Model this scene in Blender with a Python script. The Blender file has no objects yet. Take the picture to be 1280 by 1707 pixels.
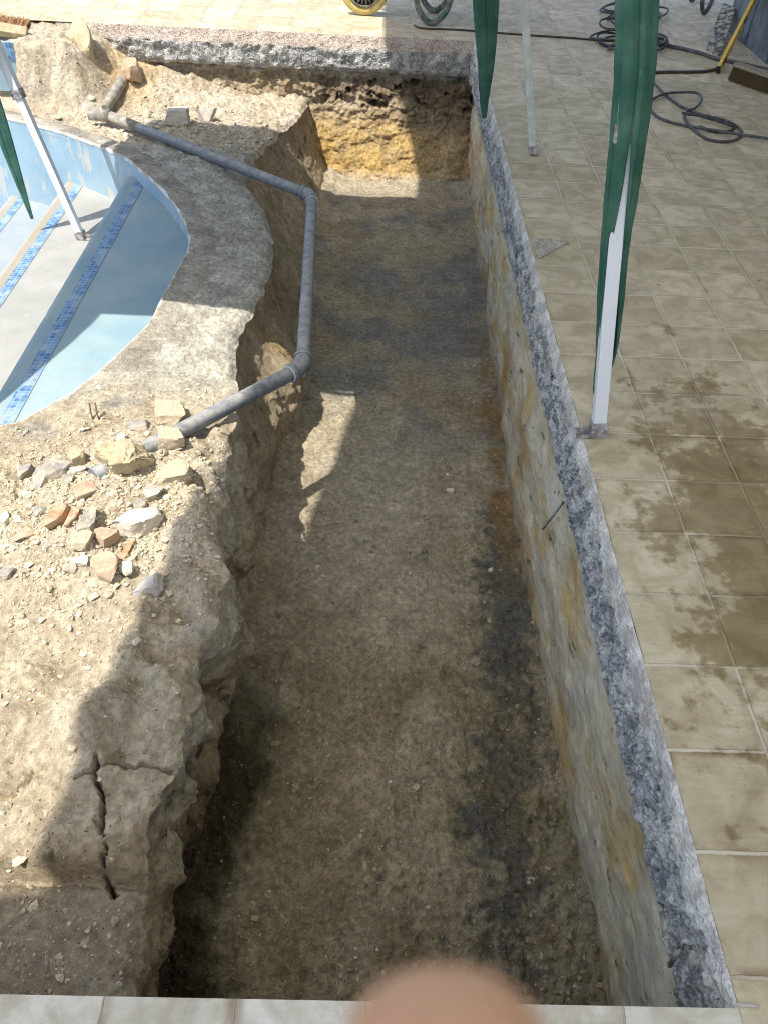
import bpy, bmesh, math, random
import numpy as np
from mathutils import Vector, Matrix
random.seed(7); rng = np.random.default_rng(7)
scene = bpy.context.scene
COL = scene.collection

# ------------------------------------------------------------------ camera
FPX, PITCH, ROLL, YAW = 1327.21, 0.7734, 0.0587, 0.0348      # focal length in px of a 1280x1707 frame
CAM = np.array([0., 0., 1.755])
def cam_axes():
    cy, sy = math.cos(YAW), math.sin(YAW); cp, sp = math.cos(PITCH), math.sin(PITCH); cr, sr = math.cos(ROLL), math.sin(ROLL)
    f = np.array([sy, cy, 0.]); r = np.array([cy, -sy, 0.]); u = np.array([0, 0, 1.])
    f2 = f*cp - u*sp; u2 = u*cp + f*sp
    return r*cr + u2*sr, u2*cr - r*sr, f2
CR, CU, CF = cam_axes()
cam = bpy.data.objects.new('camera', bpy.data.cameras.new('camera')); COL.objects.link(cam)
cam.matrix_world = Matrix([[CR[i], CU[i], -CF[i], CAM[i]] for i in range(3)] + [[0, 0, 0, 1]])
cd = cam.data; cd.sensor_fit = 'VERTICAL'; cd.sensor_height = 36; cd.lens = FPX/1707*36
cd.clip_start = 0.005; cd.clip_end = 400
cd.dof.use_dof = True; cd.dof.focus_distance = 2.3; cd.dof.aperture_fstop = 12.0
scene.camera = cam
scene.cycles.filter_width = 1.0
scene.cycles.use_denoising = True

# ------------------------------------------------------------------ light
SUND = np.array([.42, .30, -1.])                              # way the sunlight travels
el = math.atan2(1, math.hypot(.42, .30)); az = math.atan2(-.42, -.30)   # towards the sun, clockwise from +Y
w = bpy.data.worlds.new("World"); scene.world = w; w.use_nodes = True
nt = w.node_tree; bg = nt.nodes['Background']; sky = nt.nodes.new('ShaderNodeTexSky')
sky.sky_type = 'NISHITA'; sky.sun_disc = False; sky.sun_elevation = el; sky.sun_rotation = az
sky.dust_density = 2.0; sky.ozone_density = 1.0; sky.air_density = 1.0
nt.links.new(sky.outputs[0], bg.inputs[0]); bg.inputs[1].default_value = 0.15
sl = bpy.data.lights.new('sun', 'SUN'); sl.energy = 3.9; sl.angle = math.radians(.5); sl.color = (1, .93, .82)
so = bpy.data.objects.new('sun', sl); COL.objects.link(so); so.location = (-4, -3, 9)
so.rotation_euler = Vector(SUND).to_track_quat('-Z', 'Y').to_euler()
scene.view_settings.view_transform = 'Standard'; scene.view_settings.look = 'None'
scene.view_settings.exposure = 0.68; scene.view_settings.gamma = 1

# ------------------------------------------------------------------ picture-to-place helpers (px of the 1280x1707 photograph)
def ray(x, y): return CF + CR*((x-640)/FPX) - CU*((y-853.5)/FPX)
def onz(x, y, z=0.):
    d = ray(x, y); return CAM + d*((z-CAM[2])/d[2])
def onX(x, y, X):
    d = ray(x, y); return CAM + d*(X/d[0])
def onY(x, y, Y):
    d = ray(x, y); return CAM + d*(Y/d[1])

# ------------------------------------------------------------------ numpy noise
_perm = rng.permutation(256); _perm = np.concatenate([_perm]*3)
_g = rng.normal(size=(256, 3)); _g /= np.linalg.norm(_g, axis=1)[:, None]
def perlin(P):
    i = np.floor(P).astype(int); f = P - i; i &= 255
    u = f*f*f*(f*(f*6-15)+10); out = 0
    for dx in (0, 1):
        for dy in (0, 1):
            for dz in (0, 1):
                h = _perm[_perm[_perm[i[..., 0]+dx] + i[..., 1]+dy] + i[..., 2]+dz]
                g = _g[h]
                d = g[..., 0]*(f[..., 0]-dx) + g[..., 1]*(f[..., 1]-dy) + g[..., 2]*(f[..., 2]-dz)
                wgt = (u[..., 0] if dx else 1-u[..., 0])*(u[..., 1] if dy else 1-u[..., 1])*(u[..., 2] if dz else 1-u[..., 2])
                out = out + wgt*d
    return out*1.5
def fbm(P, s, o=4, gain=.5, off=0., ridge=False):
    P = np.asarray(P, float)*s + off; a = 1.; t = 0; n = 0
    for _ in range(o):
        v = perlin(P)
        if ridge: v = 1-2*np.abs(v)
        t = t + a*v; n += a; a *= gain; P = P*2.03 + 17.7
    return t/n*1.4
def sm(x, a, b):
    t = np.clip((x-a)/(b-a), 0, 1); return t*t*(3-2*t)
def mixc(c1, c2, t):
    c1 = np.asarray(c1, float); c2 = np.asarray(c2, float)
    return c1 + (c2-c1)*np.asarray(t)[..., None]
def full(c, shp): return np.broadcast_to(np.asarray(c, float), shp+(3,)).copy()

# ------------------------------------------------------------------ objects
def setp(o, label=None, cat=None, group=None, kind=None):
    if label: o['label'] = label
    if cat: o['category'] = cat
    if group: o['group'] = group
    if kind: o['kind'] = kind
    return o
def empty(name, loc, label, cat, group=None):
    o = bpy.data.objects.new(name, None); COL.objects.link(o); o.location = loc; o.empty_display_size = .1
    return setp(o, label, cat, group)
def link(name, me, mat=None, parent=None):
    o = bpy.data.objects.new(name, me); COL.objects.link(o)
    if mat: me.materials.append(mat)
    if parent:
        o.parent = parent; p = Vector((0, 0, 0)); q = parent
        while q: p += Vector(q.location); q = q.parent
        o.matrix_parent_inverse = Matrix.Translation(-p)
    return o
def mesh_np(name, V, F, mat, parent=None, col=None, smooth=True):
    V = np.asarray(V, np.float32).reshape(-1, 3); F = np.asarray(F, np.int32); k = F.shape[1]
    me = bpy.data.meshes.new(name)
    me.vertices.add(len(V)); me.vertices.foreach_set('co', V.ravel())
    me.loops.add(F.size); me.loops.foreach_set('vertex_index', F.ravel())
    me.polygons.add(len(F)); me.polygons.foreach_set('loop_start', np.arange(0, F.size, k, dtype=np.int32))
    me.polygons.foreach_set('use_smooth', np.full(len(F), smooth))
    me.update(calc_edges=True)
    if col is not None:
        a = me.color_attributes.new('Col', 'FLOAT_COLOR', 'POINT')
        c = np.ones((len(V), 4), np.float32); c[:, :3] = np.clip(np.asarray(col).reshape(-1, 3), .005, .95)
        a.data.foreach_set('color', c.ravel())
    me.validate()
    return link(name, me, mat, parent)
def grid(name, V, mat, parent=None, col=None, mask=None, flip=False):
    n, m = V.shape[:2]; idx = np.arange(n*m).reshape(n, m)
    a, b, c, d = idx[:-1, :-1], idx[1:, :-1], idx[1:, 1:], idx[:-1, 1:]
    F = np.stack([a, b, c, d] if not flip else [a, d, c, b], -1)
    F = F[mask] if mask is not None else F.reshape(-1, 4)
    return mesh_np(name, V, F, mat, parent, col)
class MB:                                                     # several shapes joined into one mesh
    def __init__(s): s.bm = bmesh.new()
    def box(s, c, size, rot=None, bevel=0.):
        r = bmesh.ops.create_cube(s.bm, size=1)['verts']
        M = Matrix.Translation(Vector(c)) @ (rot.to_4x4() if rot else Matrix()) @ Matrix.Diagonal((*size, 1))
        bmesh.ops.transform(s.bm, matrix=M, verts=r)
        if bevel:
            es = {e for v in r for e in v.link_edges}
            bmesh.ops.bevel(s.bm, geom=list(es), offset=bevel, segments=2, affect='EDGES', profile=.6)
        return s
    def beam(s, a, b, wx, wy, up=(0, 0, 1), bevel=0.):
        a, b = Vector(a), Vector(b); z = (b-a).normalized(); x = Vector(up).cross(z)
        if x.length < 1e-4: x = Vector((1, 0, 0))
        x.normalize(); y = z.cross(x)
        return s.box((a+b)/2, (wx, wy, (b-a).length), Matrix((x, y, z)).transposed(), bevel)
    def tube(s, pts, r, n=12, cap=True, closed=False):
        pts = [Vector(p) for p in pts]; R = r if hasattr(r, '__len__') else [r]*len(pts); rings = []; N = len(pts); prev = None
        for i, p in enumerate(pts):
            t = (pts[(i+1) % N] - pts[i-1]) if closed else (pts[min(i+1, N-1)] - pts[max(i-1, 0)])
            t.normalize()
            if prev is None:
                x = t.orthogonal().normalized()
            else:
                x = prev - t*prev.dot(t); x.normalize()
            prev = x; y = t.cross(x)
            rings.append([s.bm.verts.new(p + (x*math.cos(2*math.pi*k/n) + y*math.sin(2*math.pi*k/n))*R[i]) for k in range(n)])
        for i in range(N if closed else N-1):
            A, B = rings[i], rings[(i+1) % N]
            for k in range(n): s.bm.faces.new((A[k], A[(k+1) % n], B[(k+1) % n], B[k])).smooth = True
        if cap and not closed:
            s.bm.faces.new(rings[0][::-1]); s.bm.faces.new(rings[-1])
        return s
    def poly(s, pts):
        s.bm.faces.new([s.bm.verts.new(p) for p in pts]); return s
    def prism(s, pts, z0, z1):
        a = [s.bm.verts.new((x, y, z0)) for x, y in pts]; b = [s.bm.verts.new((x, y, z1)) for x, y in pts]; n = len(pts)
        s.bm.faces.new(b); s.bm.faces.new(a[::-1])
        for k in range(n): s.bm.faces.new((a[k], a[(k+1) % n], b[(k+1) % n], b[k]))
        return s
    def build(s, name, mat, parent=None):
        bmesh.ops.recalc_face_normals(s.bm, faces=s.bm.faces[:])
        me = bpy.data.meshes.new(name); s.bm.to_mesh(me); s.bm.free(); return link(name, me, mat, parent)
def spline(pts, n=12):                                        # Catmull-Rom through the points
    P = [np.array(p, float) for p in pts]; P = [2*P[0]-P[1]] + P + [2*P[-1]-P[-2]]; out = []
    for i in range(1, len(P)-2):
        for k in range(n):
            t = k/n; a, b, c, d = P[i-1:i+3]
            out.append(.5*((2*b) + (c-a)*t + (2*a-5*b+4*c-d)*t*t + (3*b-a-3*c+d)*t**3))
    out.append(P[-2]); return np.array(out)

# ------------------------------------------------------------------ materials
class N:
    def __init__(s, name):
        s.m = bpy.data.materials.new(name); s.m.use_nodes = True; s.t = s.m.node_tree; s.b = s.t.nodes['Principled BSDF']
        s.co = s.t.nodes.new('ShaderNodeTexCoord').outputs['Object']
    def put(s, sock, v):
        if isinstance(v, bpy.types.NodeSocket): s.t.links.new(v, sock)
        elif v is not None:
            if sock.type == 'RGBA' and len(v) == 3: v = (*v, 1)
            sock.default_value = v
    def noise(s, sc, det=4, rough=.5, vec=None, dist=0, out=0):
        n = s.t.nodes.new('ShaderNodeTexNoise'); s.put(n.inputs['Vector'], vec or s.co)
        n.inputs['Scale'].default_value = sc; n.inputs['Detail'].default_value = det
        n.inputs['Roughness'].default_value = rough; n.inputs['Distortion'].default_value = dist
        return n.outputs[out]
    def voro(s, sc, vec=None, out='Distance', feat='F1'):
        n = s.t.nodes.new('ShaderNodeTexVoronoi'); n.feature = feat; s.put(n.inputs['Vector'], vec or s.co)
        n.inputs['Scale'].default_value = sc; return n.outputs[out]
    def math(s, op, a, b=None, c=None, clamp=False):
        n = s.t.nodes.new('ShaderNodeMath'); n.operation = op; n.use_clamp = clamp
        for i, v in enumerate((a, b, c)):
            if v is not None: s.put(n.inputs[i], v)
        return n.outputs[0]
    def step(s, v, a, b, lo=0., hi=1.):
        n = s.t.nodes.new('ShaderNodeMapRange'); n.interpolation_type = 'SMOOTHSTEP'; s.put(n.inputs['Value'], v)
        for k, x in (('From Min', a), ('From Max', b), ('To Min', lo), ('To Max', hi)): s.put(n.inputs[k], x)
        return n.outputs[0]
    def mix(s, f, a, b, mode='MIX'):
        n = s.t.nodes.new('ShaderNodeMix'); n.data_type = 'RGBA'; n.blend_type = mode
        s.put(n.inputs['Factor'], f); s.put(n.inputs['A'], a) if False else None
        s.put(n.inputs[0], f); s.put(n.inputs[6], a); s.put(n.inputs[7], b); return n.outputs[2]
    def mapv(s, scale=(1, 1, 1), loc=(0, 0, 0), rot=(0, 0, 0), vec=None):
        n = s.t.nodes.new('ShaderNodeMapping'); s.put(n.inputs['Vector'], vec or s.co)
        n.inputs['Scale'].default_value = scale; n.inputs['Location'].default_value = loc; n.inputs['Rotation'].default_value = rot
        return n.outputs[0]
    def sep(s, v=None):
        n = s.t.nodes.new('ShaderNodeSeparateXYZ'); s.put(n.inputs[0], v or s.co); return n.outputs
    def comb(s, x, y, z=0.):
        n = s.t.nodes.new('ShaderNodeCombineXYZ'); s.put(n.inputs[0], x); s.put(n.inputs[1], y); s.put(n.inputs[2], z); return n.outputs[0]
    def white(s, v):
        n = s.t.nodes.new('ShaderNodeTexWhiteNoise'); s.put(n.inputs['Vector'], v); return n.outputs['Value']
    def attr(s, name='Col'):
        n = s.t.nodes.new('ShaderNodeVertexColor'); n.layer_name = name; return n.outputs[0]
    def bump(s, h, dist, st=1., prev=None):
        n = s.t.nodes.new('ShaderNodeBump'); s.put(n.inputs['Height'], h); n.inputs['Distance'].default_value = dist
        n.inputs['Strength'].default_value = st
        if prev: s.put(n.inputs['Normal'], prev)
        return n.outputs[0]
    def done(s, col, rough=.8, normal=None, metal=0., spec=.3):
        s.put(s.b.inputs['Base Color'], col); s.put(s.b.inputs['Roughness'], rough); s.put(s.b.inputs['Metallic'], metal)
        s.put(s.b.inputs['Specular IOR Level'], spec)
        if normal: s.put(s.b.inputs['Normal'], normal)
        return s.m

def m_soil(name, grit=.5, bump=.012, fine=.004, var=.5, stretch=None, gritcol=(.62, .58, .5)):
    n = N(name); vec = n.mapv(stretch) if stretch else None
    c = n.attr()
    f1 = n.noise(38, 8, .65, vec); f2 = n.noise(9, 5, .6, vec)
    c = n.mix(1., c, n.mix(n.step(f1, .3, .72), (1-var,)*3, (1+var*.6,)*3), 'MULTIPLY')
    c = n.mix(1., c, n.mix(n.step(f2, .3, .7), (.82, .80, .78), (1.12, 1.13, 1.12)), 'MULTIPLY')
    v = n.voro(110); k = n.voro(110, out='Color')
    g = n.math('MULTIPLY', n.step(v, .34, .22), n.step(n.sep(k)[0], 1-.35*grit, 1-.30*grit))
    c = n.mix(g, c, gritcol)
    c = n.mix(n.math('MULTIPLY', n.step(v, .30, .2), n.step(n.sep(k)[1], .93, .95)), c, (.06, .055, .05))
    b = n.bump(f1, bump*1.4, 1.)
    b = n.bump(n.noise(140, 6, .7, vec), fine, .9, b)
    b = n.bump(g, .003, .8, b)
    return n.done(c, .92, b, spec=.15)
def m_plain(name, c1, c2, sc=20, rough=.6, bump=.002, spec=.3, metal=0., lo=.4, hi=.65, det=6):
    n = N(name); f = n.noise(sc, det, .6)
    return n.done(n.mix(n.step(f, lo, hi), c1, c2), rough, n.bump(n.noise(sc*4, 5, .6), bump, .6), metal, spec)

def m_tiles(name='terrace_tiles', ox=1.011, pale=False):
    n = N(name); S = .25
    x, y, _ = n.sep(n.co) if False else n.sep(n.co)
    wob = n.noise(5, 2, .5, out=1); ws = n.sep(wob)
    fine = n.noise(45, 3, .6, out=1); fs = n.sep(fine)
    xx = n.math('ADD', x, n.math('ADD', n.math('MULTIPLY_ADD', ws[0], .008, -.004), n.math('MULTIPLY_ADD', fs[0], .006, -.003)))
    yy = n.math('ADD', y, n.math('ADD', n.math('MULTIPLY_ADD', ws[1], .008, -.004), n.math('MULTIPLY_ADD', fs[1], .006, -.003)))
    u = n.math('DIVIDE', n.math('SUBTRACT', xx, ox), S); v = n.math('DIVIDE', n.math('SUBTRACT', yy, 3.745), S)
    iu = n.math('FLOOR', u); iv = n.math('FLOOR', v)
    fu = n.math('ABSOLUTE', n.math('SUBTRACT', n.math('SUBTRACT', u, iu), .5)); fv = n.math('ABSOLUTE', n.math('SUBTRACT', n.math('SUBTRACT', v, iv), .5))
    e = n.math('MAXIMUM', fu, fv)
    rid = n.white(n.comb(iu, iv)); rid2 = n.white(n.comb(iv, iu, 3.3))
    gw = n.math('MULTIPLY_ADD', n.noise(7, 3), -.016, .492)               # grout lines of uneven width
    grout = n.step(e, n.math('SUBTRACT', gw, .008), n.math('ADD', gw, .004))
    base = n.mix(rid, (.49, .425, .295), (.62, .55, .41)) if not pale else n.mix(rid, (.60, .57, .49), (.68, .65, .58))
    vec = n.comb(n.math('ADD', x, n.math('MULTIPLY', rid, 9.)), n.math('ADD', y, n.math('MULTIPLY', rid2, 9.)), 0)
    cl = n.noise(9, 6, .62, vec, dist=.6)
    base = n.mix(1., base, n.mix(n.step(cl, .34, .66), (.79, .765, .70), (1.15, 1.16, 1.19)), 'MULTIPLY')
    streak = n.noise(1., 6, .65, n.mapv((10, 70, 1), vec=vec))
    base = n.mix(1., base, n.mix(n.step(streak, .35, .65), (.955, .945, .93), (1.03, 1.03, 1.03)), 'MULTIPLY')
    # brown rims where the tile meets the grout, stronger on some tiles
    rim = n.math('MULTIPLY', n.step(n.math('ADD', e, n.math('MULTIPLY', cl, .10)), .44, .54), n.math('MULTIPLY', n.step(rid2, .15, .8), n.step(n.noise(5.5, 5, .6), .42, .62)))
    base = n.mix(n.math('MULTIPLY', rim, .85), base, (.27, .185, .10))
    # water stains left on the tiles beside the trench
    sx = n.math('SUBTRACT', x, 1.23); sy = n.math('SUBTRACT', y, 1.66)
    # long band running from beside the pole to the near right
    d = n.math('SQRT', n.math('ADD', n.math('POWER', n.math('DIVIDE', n.math('ABSOLUTE', sx), .43), 2.), n.math('POWER', n.math('DIVIDE', n.math('ABSOLUTE', sy), 1.25), 2.)))
    wn = n.noise(4.2, 7, .62); wn2 = n.noise(24, 4, .6)
    wet = n.math('ADD', n.math('ADD', n.math('MULTIPLY', d, -.62), n.math('MULTIPLY', wn, 1.75)), n.math('MULTIPLY_ADD', wn2, .6, -.72))
    wet = n.math('MULTIPLY', n.step(wet, -.04, .15), n.step(d, 1.5, 1.2))
    wet = n.math('MULTIPLY', wet, 0. if pale else .95)
    gcol = n.mix(n.step(n.noise(3, 4), .4, .65), (.68, .62, .50), (.50, .44, .33)) if not pale else n.mix(.5, (.42, .33, .29), (.5, .42, .36))
    if pale: grout = n.math('MULTIPLY', n.step(e, .488, .497), .8)
    c = n.mix(grout, base, gcol)
    c = n.mix(n.math('MULTIPLY', wet, .93), c, n.mix(1., c, (.50, .43, .30), 'MULTIPLY'))
    spots = n.math('MULTIPLY', n.step(n.voro(5.), .06, .03), n.step(n.noise(3.1, 2), .5, .55))
    c = n.mix(n.math('MULTIPLY', spots, .7), c, (.09, .07, .05))
    dust = n.step(n.noise(1.3, 5, .6), .5, .75)
    c = n.mix(n.math('MULTIPLY', dust, .25), c, (.60, .55, .46))
    b = n.bump(n.math('MULTIPLY', grout, 1.), .004, .8)
    b = n.bump(n.step(e, .49, .40), .002, .5, b)
    b = n.bump(n.noise(14, 6, .6, vec), .010, .5, b)
    b = n.bump(streak, .0022, .6, b)
    rough = n.mix(wet, (.62,)*3, (.36,)*3)
    return n.done(c, rough, b, spec=.35)

def m_conc(name):                                             # broken slab edge, colour from the mesh
    n = N(name); c = n.attr(); v = n.voro(95, out='Color'); a = n.sep(v)[0]; f = n.noise(70, 6, .7)
    k = n.step(n.sep(c)[0], .50, .62)                          # the white mortar is more even than the concrete
    c = n.mix(1., c, n.mix(a, n.mix(k, (.66, .68, .72), (.90, .90, .90)), n.mix(k, (1.32, 1.3, 1.26), (1.07, 1.07, 1.07))), 'MULTIPLY')
    c = n.mix(1., c, n.mix(n.step(f, .35, .65), n.mix(k, (.72, .72, .74), (.90, .89, .88)), n.mix(k, (1.22, 1.2, 1.18), (1.05, 1.05, 1.05))), 'MULTIPLY')
    h = n.step(n.voro(26), .16, .05)
    c = n.mix(n.math('MULTIPLY', n.math('MULTIPLY', h, n.step(n.noise(6), .48, .6)), n.math('SUBTRACT', 1., k)), c, (.03, .03, .035))
    b = n.bump(n.voro(95), .010, .9); b = n.bump(f, .008, .9, b)
    return n.done(c, .85, b, spec=.25)

def m_pool(name, c1, c2, chalk, amt=.62, streak=False):
    n = N(name); f = n.noise(3.5, 7, .6); g = n.noise(11, 8, .68, n.mapv((1, 1, .25)) if streak else None)
    c = n.mix(n.step(f, .3, .7), c1, c2)
    c = n.mix(n.math('MULTIPLY', n.step(g, amt, amt+.06), .85), c, chalk)
    c = n.mix(n.math('MULTIPLY', n.step(n.noise(60, 3), .66, .72), .35), c, (.35, .36, .33))
    return n.done(c, .6, n.bump(n.noise(90, 4), .001, .5), spec=.25)
def m_mosaic():
    n = N('mosaic_tiles'); S = .026
    P = n.sep(n.co)
    uv = [n.math('DIVIDE', P[i], S) for i in range(3)]
    fl = [n.math('FLOOR', a) for a in uv]; fr = [n.math('ABSOLUTE', n.math('SUBTRACT', n.math('SUBTRACT', a, b), .5)) for a, b in zip(uv, fl)]
    r = n.white(n.comb(fl[0], fl[1], fl[2])); e = n.math('MAXIMUM', fr[0], fr[1])
    c = n.mix(n.step(r, .1, .9), (.06, .15, .34), (.17, .31, .47))
    c = n.mix(n.step(e, .42, .47), c, (.30, .43, .55))
    c = n.mix(n.math('MULTIPLY', n.step(n.noise(7, 6, .65), .46, .62), .65), c, (.40, .47, .50))
    return n.done(c, .45, n.bump(n.step(e, .46, .40), .001, .5), spec=.4)

M = {}
M['tiles'] = m_tiles(); M['coping'] = m_tiles('pale_coping_tiles', 1.035, True)
M['bank'] = m_soil('dug_earth', .75, .012, .006, .34)
M['floor'] = m_soil('trench_mud', .45, .03, .012, .36, gritcol=(.42, .40, .36))
M['wallsoil'] = m_soil('cut_clay', .15, .005, .002, .20, stretch=(1, .3, .9))
M['farsoil'] = m_soil('far_clay', .2, .014, .004, .40)
M['conc'] = m_conc('broken_concrete')
M['pw'] = m_pool('pool_wall_paint', (.25, .39, .50), (.35, .475, .56), (.52, .51, .46), .545, True)
M['p1'] = m_pool('top_step_paint', (.23, .34, .40), (.33, .42, .43), (.38, .43, .40), .66)
M['p2'] = m_pool('middle_step_paint', (.31, .315, .30), (.38, .38, .365), (.42, .395, .345), .6)
M['p3'] = m_pool('low_step_paint', (.27, .33, .37), (.33, .37, .39), (.38, .375, .34), .6)
M['nose'] = m_pool('step_edge_paint', (.33, .29, .22), (.35, .33, .28), (.4, .38, .33), .62)
M['rim'] = m_plain('rim_mortar', (.36, .33, .29), (.52, .49, .43), 14, .9, .006)
M['lip'] = m_plain('white_plaster', (.44, .41, .36), (.76, .75, .72), 9, .85, .004)
M['mosaic'] = m_mosaic()
M['pvc'] = m_plain('dusty_grey_pipe', (.15, .175, .205), (.40, .41, .42), 26, .55, .001, .4, lo=.46, hi=.74)
def m_pipe():
    n = N('dusty_grey_pipe'); f = n.noise(30, 8, .7); g = n.t.nodes.new('ShaderNodeNewGeometry'); nz = n.sep(g.outputs['Normal'])[2]
    c = n.mix(n.step(f, .35, .65), (.125, .145, .175), (.21, .225, .25))
    dust = n.math('MULTIPLY', n.step(nz, .15, .95), n.step(n.noise(22, 8, .72), .34, .60))
    c = n.mix(n.math('MULTIPLY', dust, .75), c, (.44, .43, .40)); c = n.mix(n.math('MULTIPLY', n.step(n.noise(90, 4), .64, .70), .6), c, (.50, .48, .43))
    return n.done(c, n.mix(dust, (.45,)*3, (.85,)*3), n.bump(f, .001, .5), spec=.4)
M['pvc'] = m_pipe()
M['pvcpale'] = m_plain('dust_caked_pipe', (.24, .235, .21), (.42, .39, .33), 24, .8, .002)
M['glue'] = m_plain('white_glue_ring', (.55, .55, .52), (.7, .7, .66), 30, .6)
M['pole'] = m_plain('white_enamel', (.76, .79, .84), (.80, .82, .86), 10, .35, .0003, .5, lo=.3)
M['poledirt'] = m_plain('greyed_enamel', (.50, .55, .54), (.62, .66, .65), 18, .5, .0005, .4)
M['foot'] = m_plain('worn_steel_foot', (.22, .20, .20), (.52, .50, .50), 40, .55, .002, .4, .3)
M['green'] = None
def m_cloth():
    n = N('green_cloth'); f = n.noise(5, 5, .6); wv = n.noise(400, 2)
    c = n.mix(n.step(f, .35, .7), (.038, .11, .083), (.088, .19, .148))
    c = n.mix(n.math('MULTIPLY', n.step(n.noise(16, 6, .7), .6, .75), .3), c, (.20, .30, .25))
    b = n.bump(n.noise(14, 4, .5, n.mapv((1, 1, .3))), .012, .5); b = n.bump(wv, .0006, .4, b)
    m = n.done(c, .9, b, spec=.08); return m
M['green'] = m_cloth()
def m_canopy(name, c, amt):
    n = N(name); t = n.t; d = t.nodes.new('ShaderNodeBsdfTranslucent'); d.inputs[0].default_value = (*c, 1)
    mx = t.nodes.new('ShaderNodeMixShader'); mx.inputs[0].default_value = amt
    n.done(n.mix(n.noise(4), c, tuple(v*.85 for v in c)), .8)
    t.links.new(n.b.outputs[0], mx.inputs[1]); t.links.new(d.outputs[0], mx.inputs[2])
    t.links.new(mx.outputs[0], t.nodes['Material Output'].inputs[0]); return n.m
M['canopy'] = m_canopy('canopy_cloth', (.72, .77, .76), .26)
M['sheet'] = m_canopy('unseen_translucent_roof_sheet', (.84, .85, .84), .52); M['sheetdim'] = m_canopy('unseen_dim_roof_sheet', (.72, .72, .70), .08)  # translucency of the unseen roof chosen for fill light, far sheet dimmer
M['black'] = m_plain('black_rubber', (.03, .03, .033), (.075, .075, .08), 30, .5, .0005, .4)
M['greyhose'] = m_plain('grey_rubber', (.06, .062, .07), (.13, .13, .14), 30, .5, .0005, .4)
M['yellow'] = m_plain('yellow_lacquer', (.72, .47, .045), (.78, .54, .07), 12, .35, .0003, .5)
M['wheelyel'] = m_plain('dull_yellow_paint', (.50, .40, .14), (.66, .55, .26), 16, .5, .001, .4)
M['spoke'] = m_plain('dusty_grey_steel', (.14, .13, .12), (.34, .32, .28), 30, .6, .001, .4, .2)
M['tubegreen'] = m_plain('worn_green_tube', (.05, .12, .09), (.24, .23, .20), 18, .5, .001, .4, lo=.42, hi=.58)
M['tubegrey'] = m_plain('grey_tube', (.05, .055, .06), (.16, .165, .17), 14, .4, .0005, .5, .3)
M['board'] = m_plain('mortar_splashed_board', (.10, .10, .105), (.50, .46, .38), 22, .85, .004, lo=.42, hi=.6)
M['wallblue'] = m_plain('blue_grey_render', (.115, .135, .17), (.19, .215, .25), 10, .75, .003)
M['render'] = m_plain('cream_house_render', (.60, .57, .50), (.68, .65, .58), 6, .85, .003)
M['wood'] = m_plain('pale_broom_wood', (.38, .31, .19), (.52, .45, .31), 16, .7, .001)
M['woodgrey'] = m_plain('dusty_broom_wood', (.28, .24, .18), (.36, .32, .25), 20, .85, .002)
M['bristle'] = m_plain('tan_bristles', (.24, .12, .055), (.44, .27, .15), 160, .8, .004, lo=.35)
M['bristledark'] = m_plain('brown_bristles', (.10, .065, .035), (.22, .155, .09), 160, .85, .004, lo=.35)
M['rebar'] = m_plain('rusty_steel', (.10, .075, .06), (.24, .18, .14), 60, .7, .001, .3, .4)
M['wire'] = m_plain('grey_tie_wire', (.16, .155, .16), (.40, .38, .38), 50, .6, .001, .3, .3)
M['dark'] = m_plain('dark_plastic', (.02, .02, .022), (.05, .05, .05), 20, .5)
def m_skin():
    n = N('skin'); f = n.noise(140, 4); c = n.mix(n.step(n.noise(70, 3), .35, .65), n.mix(n.step(f, .3, .7), (.47, .255, .165), (.53, .30, .20)), (.56, .35, .24))
    n.b.inputs['Subsurface Weight'].default_value = .25; n.b.inputs['Subsurface Radius'].default_value = (.01, .004, .002)
    n.b.inputs['Subsurface Scale'].default_value = .3
    return n.done(c, .5, n.bump(n.noise(900, 3), .0003, .4), spec=.35)
M['skin'] = m_skin()

# ------------------------------------------------------------------ lie of the land
EX, EY, FZ = .765, 7.30, -1.0                                 # trench: right edge, far edge, floor
RIMZ = -.35
rim_px = [(0, 195), (70, 212), (135, 233), (205, 262), (235, 285), (266, 312), (297, 350), (313, 385), (315, 415), (298, 450), (268, 505), (250, 540), (200, 590), (130, 650), (60, 690), (0, 715)]
RIM = np.array([onz(x, y, RIMZ)[:2] for x, y in rim_px])
RIM = np.vstack([[(-7, 6.75), (-4.2, 6.65), (-3.3, 6.4)], RIM, [(-2.0, 2.33), (-2.7, 2.15), (-4.2, 2.05), (-7, 2.0)]])
RIMC = spline(RIM, 10)
def inside(px, py, poly):
    r = np.zeros(px.shape, bool); n = len(poly); j = n-1
    for i in range(n):
        (xi, yi), (xj, yj) = poly[i], poly[j]
        c = ((yi > py) != (yj > py)) & (px < (xj-xi)*(py-yi)/(yj-yi+1e-12)+xi); r ^= c; j = i
    return r
def edge_px(tab):                                             # (px, py, z) -> (y, x, z) sorted along the trench
    a = np.array([[*onz(x, y, z)[[1, 0]], z] for x, y, z in tab]); return a[np.argsort(a[:, 0])]
EDGE = edge_px([(228, 1660, -.50), (235, 1550, -.50), (240, 1455, -.49), (246, 1370, -.43), (268, 1290, -.40), (305, 1215, -.37), (322, 1160, -.36), (312, 1090, -.36),
                (350, 1040, -.35), (378, 970, -.34), (372, 915, -.33), (352, 860, -.33), (375, 815, -.34), (390, 765, -.35), (392, 700, -.36), (396, 645, -.37), (392, 590, -.37),
                (400, 555, -.37), (432, 500, -.38), (455, 440, -.38), (456, 395, -.39), (440, 345, -.40), (408, 300, -.43), (425, 262, -.45), (465, 222, -.46), (502, 192, -.46), (512, 172, -.46)])
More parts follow.
